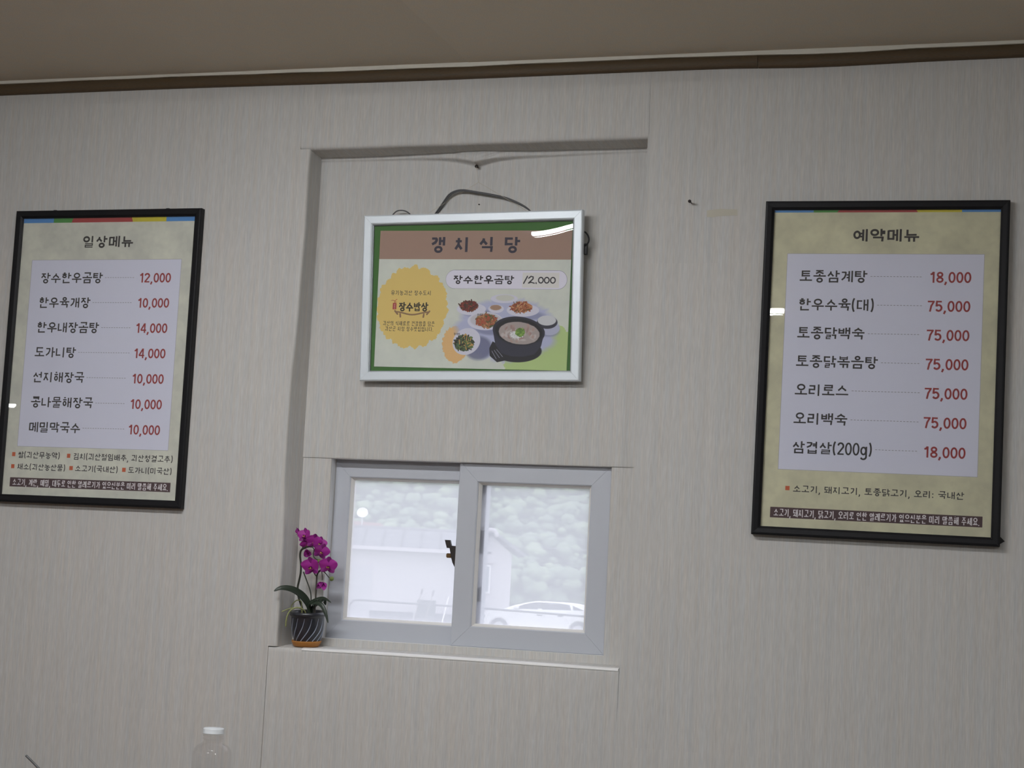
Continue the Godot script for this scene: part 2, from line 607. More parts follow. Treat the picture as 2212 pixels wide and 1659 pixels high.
func _sash(parent: Node3D, x0: float, x1: float, y0: float, y1: float, zf: float, glz: Material) -> void:
	var s := holder("sash", parent)
	var d := 0.024
	var fw := 0.0400
	rails(s, "sash_rail", x0, x1, y0, y1, [Vector2(0, zf - d), Vector2(0, zf - 0.0012), Vector2(0.0012, zf), Vector2(fw - 0.002, zf), Vector2(fw, zf - 0.0015), Vector2(fw, zf - d)], M.upvc, 0.00022)
	rails(s, "glazing_bead", x0 + fw, x1 - fw, y0 + fw, y1 - fw, [Vector2(0, zf - d + 0.004), Vector2(0, zf - 0.004), Vector2(0.0022, zf - 0.006), Vector2(0.0052, zf - 0.011), Vector2(0.0052, zf - d + 0.004)], M.bead, 0.0001)
	box_part("pane", Vector3(x0 + fw + 0.001, y0 + fw + 0.001, zf - 0.0165), Vector3(x1 - fw - 0.001, y1 - fw - 0.001, zf - 0.0125), glz, s)
	# dried rain spots on the outside of the glass
	var st := begin()
	for k in 130:
		var c := Vector3(rng.randf_range(x0 + fw + 0.01, x1 - fw - 0.01), rng.randf_range(y0 + fw + 0.006, y1 - fw - 0.006), zf - 0.0170)
		var q := rng.randf_range(0.00018, 0.00055)
		for i in 5:
			tri(st, c, c + Vector3(cos(TAU * i / 5.0), sin(TAU * i / 5.0), 0) * q, c + Vector3(cos(TAU * (i + 1) / 5.0), sin(TAU * (i + 1) / 5.0), 0) * q)
	part("rain_spots", st, M.spot, s).set_meta("kind", "stuff")

# ---------------------------------------------------------------- outside
const YARD := -0.95
const LOOK := 0.335

# a point outside, seen along the view through the window: across (right), height, and how far off
func out_at(across: float, y: float, far: float) -> Vector3:
	var n := Vector3(sin(LOOK), 0, cos(LOOK))
	var r := Vector3(cos(LOOK), 0, -sin(LOOK))
	var o := CAM_POS - n * far
	return Vector3(o.x, 0, o.z) + r * across + Vector3(0, y, 0)

func _outdoors() -> void:
	var grass := mat(rgb(128, 132, 118), 0.9)
	box_part("ground_outside", Vector3(-140, YARD - 0.5, -140), Vector3(60, YARD, -0.6), grass).set_meta("kind", "structure")
	_house()
	_fence()
	_car()
	_hill()

func _house() -> void:
	var h := thing("house", "white single-storey house with pale pitched roof behind the fence", "house", out_at(0, YARD, 78.0))
	h.rotation.y = LOOK
	var wall := mat(rgb(202, 199, 203), 0.85)
	var roof := mat(rgb(108, 110, 116), 0.8)
	var seam := mat(rgb(78, 80, 86), 0.8)
	var ev := 3.05 # eave height above the yard
	box_part("wall", Vector3(-8.0, 0, -7.0), Vector3(0.95, ev, 0), wall, h)
	var st := begin()
	prism(st, PackedVector2Array([Vector2(0.92, 0), Vector2(2.81, 0), Vector2(2.81, 3.10), Vector2(1.87, 3.90), Vector2(0.92, 3.10)]), -6.0, 0.55)
	part("gable_wall", st, wall, h)
	# main roof: two slopes, seams as ribs
	st = begin()
	_slab(st, Vector3(-8.3, ev + 0.02, 0.55), Vector3(1.9, ev + 0.02, 0.55), Vector3(1.9, ev + 0.90, -3.4), Vector3(-8.3, ev + 0.90, -3.4), 0.10)
	part("roof_slope", st, roof, h)
	st = begin()
	_slab(st, Vector3(1.9, ev + 0.02, -7.4), Vector3(-8.3, ev + 0.02, -7.4), Vector3(-8.3, ev + 0.90, -3.4), Vector3(1.9, ev + 0.90, -3.4), 0.10)
	part("roof_slope", st, roof, h)
	for k in 12:
		var x := -8.0 + k * 0.85
		st = begin()
		tube(st, [Vector3(x, ev + 0.14, 0.55), Vector3(x, ev + 1.02, -3.4)], 0.035, 5)
		part("roof_seam", st, seam, h)
	st = begin()
	tube(st, [Vector3(-8.3, ev + 1.0, -3.4), Vector3(1.3, ev + 1.0, -3.4)], 0.12, 6)
	part("ridge_cap", st, roof, h)
	box_part("gutter", Vector3(-8.3, ev - 0.04, 0.5), Vector3(0.9, ev + 0.12, 0.62), wall, h)
	# gable roof of the wing
	for s in [-1.0, 1.0]:
		st = begin()
		var px: float = 1.87 + s * 1.50
		if s > 0:
			_slab(st, Vector3(1.87, 4.02, 0.95), Vector3(px, 3.02, 0.95), Vector3(px, 3.02, -6), Vector3(1.87, 4.02, -6), 0.12)
		else:
			_slab(st, Vector3(px, 3.02, 0.95), Vector3(1.87, 4.02, 0.95), Vector3(1.87, 4.02, -6), Vector3(px, 3.02, -6), 0.12)
		part("roof_slope", st, roof, h)
	st = begin(true)
	tube(st, [Vector3(1.5, 4.05, 1.02), Vector3(1.80, 4.13, 1.02), Vector3(1.98, 4.10, 1.02), Vector3(2.08, 3.95, 1.02), Vector3(2.09, 3.82, 1.02)], 0.09, 8)
	part("ridge_end", st, wall, h)
	# window on the gable
	var win := holder("window", h)
	box_part("window_frame", Vector3(1.30, 1.35, 0.55), Vector3(1.92, 2.60, 0.62), mat(rgb(244, 244, 246), 0.5), win)
	box_part("window_pane", Vector3(1.38, 1.43, 0.60), Vector3(1.84, 2.52, 0.635), mat(rgb(150, 160, 165), 0.2), win)
	box_part("window_lintel", Vector3(1.30, 2.66, 0.55), Vector3(2.02, 2.72, 0.68), mat(rgb(190, 186, 190), 0.6), win)
	# shallow doorway on the left, dark base course
	box_part("door", Vector3(-5.0, 0.0, 0.0), Vector3(-3.30, 2.33, 0.05), mat(rgb(180, 181, 187), 0.6), h)
	box_part("base_course", Vector3(-3.28, 0, 0), Vector3(0.9, 0.36, 0.06), mat(rgb(72, 78, 86), 0.8), h)
	# outdoor unit by the wall
	var u := thing("outdoor_unit", "grey boxy outdoor unit standing against the white house wall", "air conditioner", out_at(-0.80, YARD, 76.6))
	u.rotation.y = LOOK
	st = begin()
	soft_box(st, Vector3(-0.40, 0, -0.2), Vector3(0.40, 0.95, 0.2), 0.03)
	part("casing", st, mat(rgb(66, 76, 78), 0.6), u)
	st = begin(true)
	tube(st, curve([Vector3(-0.40, 0.9, 0.1), Vector3(-0.60, 0.88, 0.1), Vector3(-0.62, 0.68, 0.1), Vector3(-0.52, 0.5, 0.1), Vector3(-0.52, 0.0, 0.1)], 5), 0.03, 6)
	part("pipe", st, mat(rgb(190, 192, 194), 0.6), u)
	for i in 2:
		var a := out_at([-1.11, -0.62][i], YARD, 76.0)
		var g := thing("garden_tool", ["thin upright pole left of the pair against the white house", "thin upright pole right of the pair against the white house"][i], "pole", a, "poles leaning at the house")
		g.rotation.y = LOOK
		st = begin()
		tube(st, [Vector3(-0.22, 0, 0), Vector3(0.09, [1.36, 1.32][i], -0.3)], 0.018, 5)
		part("shaft", st, mat(rgb(150, 145, 140), 0.7), g)
		st = begin()
		tube(st, [Vector3(0.06, [1.20, 1.16][i], -0.27), Vector3(0.10, [1.42, 1.38][i], -0.31)], 0.05, 6)
		part("head", st, mat(rgb(110, 108, 110), 0.7), g)
	var rake := thing("white_rake", "white pole leaning with a crossbar near the latch side", "rake", out_at(0.0, YARD, 75.0))
	rake.rotation.y = LOOK
	st = begin()
	tube(st, [Vector3(-0.10, 0, 0), Vector3(0.14, 1.16, -0.3)], 0.03, 5)
	part("shaft", st, mat(rgb(250, 250, 250), 0.5), rake)
	box_part("crossbar", Vector3(-0.04, 1.15, -0.34), Vector3(0.30, 1.19, -0.28), mat(rgb(190, 188, 190), 0.6), rake)
	# the house behind, only its red-brown roof and a white dish show
	var hb := thing("house", "house farther back with a red-brown roof above the pale ridge", "house", out_at(-4.6, YARD, 95.0))
	hb.rotation.y = LOOK
	box_part("wall", Vector3(-4, 0, -5), Vector3(0.75, 4.35, 0), mat(rgb(210, 198, 196), 0.8), hb)
	st = begin()
	prism(st, PackedVector2Array([Vector2(-4.4, 4.30), Vector2(1.05, 4.30), Vector2(0.9, 4.62), Vector2(-4.2, 4.80)]), -5.3, 0.4)
	part("roof", st, mat(rgb(170, 120, 110), 0.8), hb)
	var dish := thing("satellite_dish", "bright white round dish above the red-brown roof", "dish", out_at(-4.45, YARD, 90.0))
	dish.rotation.y = LOOK
	st = begin(true)
	var prof := []
	for k in 9:
		var a := k / 8.0
		prof.append(Vector2(0.29 * a, 0.08 * a * a))
	for k in 9:
		var a := 1.0 - k / 8.0
		prof.append(Vector2(0.29 * a, 0.08 * a * a + 0.02))
	lathe(st, prof, 28)
	var d := part("reflector", st, mat(rgb(255, 255, 255), 0.4), dish)
	d.position = Vector3(0, 4.95, 0)
	d.rotation = Vector3(PI / 2 - 0.5, 0, 0)
	st = begin()
	tube(st, [Vector3(0, 0.0, -0.2), Vector3(0, 4.95, -0.08)], 0.04, 6)
	part("mast", st, mat(rgb(220, 220, 222), 0.5), dish)
	for i in 2:
		var y: float = [2.77, 2.42][i]
		st = begin()
		var a := out_at(-40, y + 0.3, 60)
		var b := out_at(30, y + 0.1, 60)
		var pts := []
		for k in 25:
			var q := k / 24.0
			pts.append(a.lerp(b, q) - Vector3(0, 1.6 * q * (1 - q), 0))
		tube(st, pts, 0.006, 4)
		tag(part("overhead_wire", st, mat(rgb(172, 174, 180), 0.5)), ["upper thin overhead wire crossing in front of the hillside", "lower thin overhead wire crossing in front of the hillside"][i], "wire", "overhead wires")

# flat plate a-b-c-d, counter-clockwise from above, thickness t downward
func _slab(st: SurfaceTool, a: Vector3, b: Vector3, c: Vector3, d: Vector3, t: float) -> void:
	var n := (b - a).cross(c - a).normalized()
	if n.y < 0:
		n = -n
	var o := n * t
	quad(st, a + o, b + o, c + o, d + o)
	quad(st, d, c, b, a)
	quad(st, a, b, b + o, a + o)
	quad(st, b, c, c + o, b + o)
	quad(st, c, d, d + o, c + o)
	quad(st, d, a, a + o, d + o)

func _fence() -> void:
	var f := thing("wire_fence", "grey pipe fence with chain-link mesh in front of house and car", "fence", out_at(0, YARD, 40.0))
	f.rotation.y = LOOK
	var pipe := mat(rgb(86, 88, 94), 0.6, 0.2)
	var top := 0.495 - YARD
	var st := begin(true)
	tube(st, curve([Vector3(-2.16, top - 0.75, 0), Vector3(-2.16, top - 0.20, 0), Vector3(-2.10, top - 0.06, 0), Vector3(-1.95, top + 0.005, 0), Vector3(-1.2, top - 0.01, 0), Vector3(0.9, top - 0.045, 0), Vector3(3.3, top - 0.115, 0), Vector3(6.0, top - 0.2, 0)], 6), 0.024, 8)
	part("top_rail", st, pipe, f)
	for x in [-2.16, 2.05 + 2.2, 6.0]:
		st = begin(true)
		tube(st, [Vector3(x, 0, 0), Vector3(x, top - (0.15 if x > 0 else 0.6), 0)], 0.026, 8)
		part("post", st, pipe, f)
	st = begin(true)
	tube(st, [Vector3(-2.16, 0.08, 0), Vector3(6.0, 0.08, 0)], 0.02, 6)
	part("bottom_rail", st, pipe, f)
	st = begin()
	var hgt := top - 0.16
	var k := -2.16 - hgt
	while k < 6.0:
		for s in [-1.0, 1.0]:
			var a := Vector3(k, 0.08, 0.004 * s)
			var b := Vector3(k + hgt * 0.55, 0.08 + hgt, 0.004 * s)
			if s < 0:
				a = Vector3(k + hgt * 0.55, 0.08, 0.004 * s)
				b = Vector3(k, 0.08 + hgt, 0.004 * s)
			# clip to the fence
			var lo := -2.16
			var hi := 6.0
			if maxf(a.x, b.x) > lo and minf(a.x, b.x) < hi:
				var ta := clampf((lo - a.x) / (b.x - a.x), 0, 1) if a.x < lo else (clampf((hi - a.x) / (b.x - a.x), 0, 1) if a.x > hi else 0.0)
				var tb := clampf((lo - a.x) / (b.x - a.x), 0, 1) if b.x < lo else (clampf((hi - a.x) / (b.x - a.x), 0, 1) if b.x > hi else 1.0)
				tube(st, [a.lerp(b, ta), a.lerp(b, tb)], 0.0022, 3, false)
		k += 0.062
	part("chain_link_mesh", st, pipe, f).set_meta("kind", "stuff")

func _car() -> void:
	var c := thing("parked_car", "white car parked behind the wire fence, facing left", "car", out_at(1.05, YARD, 64.0))
	c.rotation.y = LOOK - 0.05
	var white := mat(rgb(246, 247, 248), 0.25)
	white.clearcoat_enabled = true
	white.clearcoat = 0.6
	var tint := mat(rgb(50, 56, 66), 0.1)
	var dark := mat(rgb(40, 42, 46), 0.6)
	# lower body: side profile, wheel arches cut in, rounded across the width
	var low := PackedVector2Array([Vector2(0.08, 0.30), Vector2(0.05, 0.55), Vector2(0.14, 0.72), Vector2(0.45, 0.86), Vector2(0.95, 0.93), Vector2(1.45, 0.98), Vector2(2.2, 1.0), Vector2(3.3, 1.02), Vector2(4.45, 1.03), Vector2(4.66, 0.92), Vector2(4.70, 0.60), Vector2(4.64, 0.30)])
	for w in [3.80, 0.92]:
		for k in 9:
			var a := PI * k / 8.0
			low.append(Vector2(w + cos(a) * 0.37, 0.32 + sin(a) * 0.37))
	var st := begin()
	prism(st, low, -1.66, -0.06)
	var outer := PackedVector2Array()
	for p in low:
		outer.append(p)
	part("body", st, white, c)
	# door skins standing slightly proud, front and rear
	for q in [[1.55, 2.55], [2.57, 3.30]]:
		st = begin()
		soft_box(st, Vector3(q[0], 0.34, -0.062), Vector3(q[1], 0.97, -0.035), 0.012)
		part("door", st, white, c)
		st = begin()
		soft_box(st, Vector3(q[1] - 0.28, 0.80, -0.037), Vector3(q[1] - 0.08, 0.835, -0.012), 0.01)
		part("door_handle", st, dark, c)
	# cabin: cross-sections tapering upward
	var roofline := [[1.05, 0.96, 4.40, 1.02], [1.45, 1.11, 4.32, 1.11], [1.95, 1.24, 4.10, 1.23], [2.20, 1.29, 3.85, 1.28], [2.55, 1.325, 3.50, 1.315]]
	st = begin(true)
	var left := []
	var right := []
	for i in roofline.size():
		var r = roofline[i]
		var inset := 0.02 + 0.07 * i / 4.0 * 1.6
		left.append([Vector3(r[0], r[1], -0.06 - inset), Vector3((r[0] * 2 + r[2]) / 3, lerpf(r[1], r[3], 0.33), -0.05 - inset), Vector3((r[0] + r[2] * 2) / 3, lerpf(r[1], r[3], 0.67), -0.05 - inset), Vector3(r[2], r[3], -0.06 - inset)])
		right.append([Vector3(r[0], r[1], -1.66 + inset), Vector3((r[0] * 2 + r[2]) / 3, lerpf(r[1], r[3], 0.33), -1.67 + inset), Vector3((r[0] + r[2] * 2) / 3, lerpf(r[1], r[3], 0.67), -1.67 + inset), Vector3(r[2], r[3], -1.66 + inset)])
	surf(st, left, true)
	surf(st, right)
	for i in roofline.size() - 1:
		quad(st, left[i][0], left[i + 1][0], right[i + 1][0], right[i][0])
		quad(st, right[i][3], right[i + 1][3], left[i + 1][3], left[i][3])
	for j in 3:
		quad(st, left[4][j], left[4][j + 1], right[4][j + 1], right[4][j])
	part("cabin", st, white, c)
	# side glass
	var panes := [[Vector2(1.42, 1.02), Vector2(2.30, 1.03), Vector2(2.42, 1.275), Vector2(2.15, 1.255), Vector2(1.80, 1.17)], [Vector2(2.44, 1.03), Vector2(3.50, 1.05), Vector2(3.44, 1.225), Vector2(3.05, 1.265), Vector2(2.55, 1.275)], [Vector2(3.58, 1.05), Vector2(3.95, 1.06), Vector2(3.56, 1.205)]]
	for pn in panes:
		st = begin()
		var pts := []
		for v in pn:
			pts.append(Vector3(v.x, v.y, -0.040 - 0.115 * clampf((v.y - 0.98) / 0.34, 0, 1)))
		for i in range(1, pts.size() - 1):
			tri(st, pts[0], pts[i], pts[i + 1])
		for i in pts.size():
			var a: Vector3 = pts[i]
			var b: Vector3 = pts[(i + 1) % pts.size()]
			quad(st, a - Vector3(0, 0, 0.05), b - Vector3(0, 0, 0.05), b, a)
		part("side_window", st, tint, c)
	st = begin()
	prism(st, PackedVector2Array([Vector2(2.31, 1.02), Vector2(2.43, 1.02), Vector2(2.54, 1.265), Vector2(2.43, 1.27)]), -0.17, -0.085)
	part("door_pillar", st, dark, c).rotation.x = 0.0
	st = begin()
	tube(st, [Vector3(2.40, 1.32, -0.22), Vector3(2.7, 1.345, -0.21), Vector3(3.5, 1.325, -0.21), Vector3(3.95, 1.265, -0.22)], 0.022, 6)
	part("roof_bar", st, dark, c)
	for w in [0.92, 3.80]:
		var wh := holder("wheel", c, Vector3(w, 0.32, -0.17))
		st = begin(true)
		var tp := [Vector2(0.0, -0.1), Vector2(0.28, -0.1), Vector2(0.315, -0.08), Vector2(0.32, 0), Vector2(0.315, 0.08), Vector2(0.28, 0.1), Vector2(0.2, 0.1), Vector2(0.2, 0.08), Vector2(0, 0.08)]
		lathe(st, tp, 28)
		part("tyre", st, dark, wh).rotation.x = PI / 2
		st = begin()
		lathe(st, [Vector2(0.0, 0.08), Vector2(0.195, 0.085), Vector2(0.195, 0.1), Vector2(0.06, 0.095), Vector2(0, 0.1)], 20)
		part("rim", st, mat(rgb(190, 192, 196), 0.35, 0.7), wh).rotation.x = PI / 2
	st = begin()
	soft_box(st, Vector3(0.10, 0.62, -0.35), Vector3(0.42, 0.76, -0.04), 0.03)
	part("headlight", st, mat(rgb(150, 155, 175), 0.15), c)
	st = begin()
	soft_box(st, Vector3(4.32, 0.90, -0.30), Vector3(4.68, 1.01, -0.045), 0.02)
	part("tail_light", st, mat(rgb(190, 40, 50), 0.2), c)
	st = begin()
	soft_box(st, Vector3(1.42, 1.0, -0.05), Vector3(1.62, 1.12, 0.12), 0.03)
	part("mirror", st, white, c)

func _hill() -> void:
	var n := FastNoiseLite.new()
	n.seed = 77
	n.frequency = 0.02
	var st := begin(true)
	var rows := []
	for i in 22:
		var far := 100.0 + i * 9.0
		var row := []
		for j in 30:
			var ac := -150.0 + j * 10.0
			var y := YARD + pow(maxf(0.0, i - 0.5), 1.12) * 4.2 + n.get_noise_2d(ac, far) * 5.0 * minf(1.0, i * 0.3)
			row.append(out_at(ac, y, far))
		rows.append(row)
	surf(st, rows)
	var hill := part("hillside", st, mat(rgb(92, 108, 84), 0.95))
	hill.set_meta("kind", "structure")
	# leaf masses that cover the slope
	var blob := begin(true)
	var sph := SphereMesh.new()
	sph.radius = 1.0
	sph.height = 2.0
	sph.radial_segments = 14
	sph.rings = 8
	var arr := sph.get_mesh_arrays()
	var vs: PackedVector3Array = arr[Mesh.ARRAY_VERTEX]
	var ix: PackedInt32Array = arr[Mesh.ARRAY_INDEX]
	var bn := FastNoiseLite.new()
	bn.seed = 12
	bn.frequency = 1.6
	for k in ix:
		var v := vs[k]
		blob.add_vertex(v * (1.0 + 0.45 * bn.get_noise_3dv(v * 1.0)))
	blob.generate_normals()
	var mm := MultiMesh.new()
	mm.transform_format = MultiMesh.TRANSFORM_3D
	mm.use_colors = true
	mm.mesh = blob.commit()
	var spots := []
	for k in 6500:
		var far := 99.0 + pow(rng.randf(), 1.5) * 60.0
		var ac := rng.randf_range(-14, 16) * far / 100.0
		var i := (far - 100.0) / 9.0
		var y := YARD + pow(maxf(0.0, i - 0.5), 1.12) * 4.2 + n.get_noise_2d(ac, far) * 5.0 * clampf(i * 0.3, 0, 1)
		var s := rng.randf_range(0.16, 0.55)
		var lift := rng.randf_range(-0.1, 2.4)
		spots.append([out_at(ac, y + lift, far), s, rng.randf()])
	mm.instance_count = spots.size()
	for k in spots.size():
		var s = spots[k]
		var bs := Basis.from_euler(Vector3(rng.randf() * 6, rng.randf() * 6, rng.randf() * 6)).scaled(Vector3(s[1], s[1] * 0.8, s[1]))
		mm.set_instance_transform(k, Transform3D(bs, s[0]))
		var tone: float = s[2]
		var c := Color(0.16, 0.23, 0.15).lerp(Color(0.27, 0.36, 0.20), tone)
		mm.set_instance_color(k, c)
	var leaf := mat(Color.WHITE, 0.9)
	leaf.vertex_color_use_as_albedo = true
	var mi := MultiMeshInstance3D.new()
	mi.name = "woodland"
	mi.multimesh = mm
	mi.material_override = leaf
	add_child(mi, true)
	tag(mi, "misty green woodland covering the hillside beyond the window", "trees")
	mi.set_meta("kind", "stuff")

# ---------------------------------------------------------------- printing on paper: strokes into a pixel buffer
var pb := PackedByteArray()
var pw := 0
var ph := 0

func paper(w: int, h: int, base: Color, blotch: float, sd: int) -> void:
	pw = w
	ph = h
	var q := 3
	var lw := w / q
	var lh := h / q
	var a := noise_layer(lw, lh, lw, lh, 0.012, sd, 4)
	var b := noise_layer(lw, lh, lw, lh, 0.05, sd + 1, 4)
	var small := PackedByteArray()
	small.resize(lw * lh * 3)
	for i in lw * lh:
		# creased parchment: blotches and thin ridges of noise
		var v := (a[i] - 128) / 128.0 * blotch + (b[i] - 128) / 128.0 * blotch * 0.5
		var vein := absf(b[i] - 128.0)
		if vein < 5.0:
			v += blotch * 0.55 * (1.0 - vein / 5.0)
		small[i * 3] = clampi(int(255 * (base.r + v)), 0, 255)
		small[i * 3 + 1] = clampi(int(255 * (base.g + v)), 0, 255)
		small[i * 3 + 2] = clampi(int(255 * (base.b + v * 0.8)), 0, 255)
	var im := Image.create_from_data(lw, lh, false, Image.FORMAT_RGB8, small)
	im.resize(w, h, Image.INTERPOLATE_BILINEAR)
	pb = im.get_data()

func paper_texture() -> Texture2D:
	return ImageTexture.create_from_image(Image.create_from_data(pw, ph, false, Image.FORMAT_RGB8, pb))

func dot(x: int, y: int, c: Color, a: float) -> void:
	if x < 0 or y < 0 or x >= pw or y >= ph or a <= 0.0:
		return
	var i := (y * pw + x) * 3
	if a > 1.0:
		a = 1.0
	pb[i] = int(lerpf(pb[i], c.r8, a))
	pb[i + 1] = int(lerpf(pb[i + 1], c.g8, a))
	pb[i + 2] = int(lerpf(pb[i + 2], c.b8, a))

func fill_poly(pts: Array, c: Color, alpha := 1.0) -> void:
	var lo := 1e9
	var hi := -1e9
	for p in pts:
		lo = minf(lo, p.y)
		hi = maxf(hi, p.y)
	for y in range(maxi(0, int(lo)), mini(ph - 1, int(hi)) + 1):
		var xs := []
		for i in pts.size():
			var a: Vector2 = pts[i]
			var b: Vector2 = pts[(i + 1) % pts.size()]
			var yc := y + 0.5
			if (a.y <= yc) != (b.y <= yc):
				xs.append(a.x + (yc - a.y) / (b.y - a.y) * (b.x - a.x))
		xs.sort()
		for k in range(0, xs.size() - 1, 2):
			for x in range(int(floor(xs[k])), int(ceil(xs[k + 1])) + 1):
				var cov := minf(x + 1.0, xs[k + 1]) - maxf(float(x), xs[k])
				dot(x, y, c, minf(cov, 1.0) * alpha)

func fill_rect(x0: float, y0: float, x1: float, y1: float, c: Color) -> void:
	fill_poly([Vector2(x0, y0), Vector2(x1, y0), Vector2(x1, y1), Vector2(x0, y1)], c)

func stroke(a: Vector2, b: Vector2, hw: float, c: Color, ea := 0.0, eb := 0.0, round_end := false) -> void:
	var d := b - a
	var l := d.length()
	if l < 1e-4:
		return
	d /= l
	if not round_end:
		a -= d * ea
		l += ea + eb
	b = a + d * l
	var pad := hw + 1.5
	for y in range(int(minf(a.y, b.y) - pad), int(maxf(a.y, b.y) + pad) + 1):
		for x in range(int(minf(a.x, b.x) - pad), int(maxf(a.x, b.x) + pad) + 1):
			var q := Vector2(x + 0.5, y + 0.5) - a
			var t := q.dot(d)
			var s := absf(q.cross(d))
			var dist: float
			if round_end:
				var tc := clampf(t, 0, l)
				dist = (q - d * tc).length() - hw
			else:
				dist = maxf(s - hw, absf(t - l * 0.5) - l * 0.5)
			if dist < 0.5:
				dot(x, y, c, 0.5 - dist)

func ring(ctr: Vector2, r: Vector2, hw: float, c: Color) -> void:
	for y in range(int(ctr.y - r.y - hw - 2), int(ctr.y + r.y + hw + 2) + 1):
		for x in range(int(ctr.x - r.x - hw - 2), int(ctr.x + r.x + hw + 2) + 1):
			var q := Vector2(x + 0.5, y + 0.5) - ctr
			var k := sqrt(q.x * q.x / (r.x * r.x) + q.y * q.y / (r.y * r.y))
			if k < 1e-4:
				continue
			var g := sqrt(q.x * q.x / pow(r.x, 4) + q.y * q.y / pow(r.y, 4)) / k
			var dist := absf((k - 1.0) / g) - hw
			if dist < 0.5:
				dot(x, y, c, 0.5 - dist)

func blot(ctr: Vector2, r: Vector2, c: Color, alpha := 1.0, soft := 1.0, rag := 0.0, sd := 1, turn := 0.0) -> void:
	var n := FastNoiseLite.new()
	n.seed = sd
	n.frequency = 0.9
	n.fractal_octaves = 4
	var big := maxf(r.x, r.y)
	var mn := minf(r.x, r.y)
	var pad := big * (1.0 + rag) + soft + 2
	var ct := cos(turn)
	var sn := sin(turn)
	for y in range(maxi(0, int(ctr.y - pad)), mini(ph, int(ctr.y + pad) + 1)):
		for x in range(maxi(0, int(ctr.x - pad)), mini(pw, int(ctr.x + pad) + 1)):
			var q := Vector2(x + 0.5, y + 0.5) - ctr
			q = Vector2(q.x * ct + q.y * sn, -q.x * sn + q.y * ct)
			var k := Vector2(q.x / r.x, q.y / r.y).length()
			if k > 1.0 + rag + soft / mn:
				continue
			if rag > 0.0:
				var a := q.angle()
				k -= rag * n.get_noise_2d(cos(a) * 5.0, sin(a) * 5.0)
			var dist := (k - 1.0) * mn
			dot(x, y, c, clampf(0.5 - dist / soft, 0, 1) * alpha)

# ---- Korean letters composed from strokes; letter boxes are 0..1, y down
const INITIALS := "ㄱㄲㄴㄷㄸㄹㅁㅂㅃㅅㅆㅇㅈㅉㅊㅋㅌㅍㅎ"
const VOWELS := "ㅏㅐㅑㅒㅓㅔㅕㅖㅗㅘㅙㅚㅛㅜㅝㅞㅟㅠㅡㅢㅣ"
const FINALS := [" ", "ㄱ", "ㄲ", "ㄱㅅ", "ㄴ", "ㄴㅈ", "ㄴㅎ", "ㄷ", "ㄹ", "ㄹㄱ", "ㄹㅁ", "ㄹㅂ", "ㄹㅅ", "ㄹㅌ", "ㄹㅍ", "ㄹㅎ", "ㅁ", "ㅂ", "ㅂㅅ", "ㅅ", "ㅆ", "ㅇ", "ㅈ", "ㅊ", "ㅋ", "ㅌ", "ㅍ", "ㅎ"]

var ink: Color
var ink_w := 1.0
var ink_round := false

func line(pts: Array) -> void:
	for i in pts.size() - 1:
		var d: Vector2 = pts[i + 1] - pts[i]
		var w := ink_w * (0.86 if absf(d.x) > 3.0 * absf(d.y) else 1.0)
		stroke(pts[i], pts[i + 1], w, ink, ink_w * 0.95 if i > 0 else 0.0, ink_w * 0.95 if i < pts.size() - 2 else 0.0, ink_round)

func boxed(b: Rect2, pts: Array) -> void:
	var o := []
	for p in pts:
		o.append(b.position + Vector2(p[0] * b.size.x, p[1] * b.size.y))
	line(o)

func consonant(ch: String, b: Rect2, place: String) -> void:
	var full := ink_w
	ink_w = minf(ink_w, b.size.y / {"ㄹ": 6.6, "ㅎ": 6.4, "ㅌ": 6.2, "ㅂ": 5.6, "ㅊ": 5.6, "ㅁ": 4.6, "ㄷ": 4.6}.get(ch, 4.0))
	_consonant(ch, b, place)
	ink_w = full

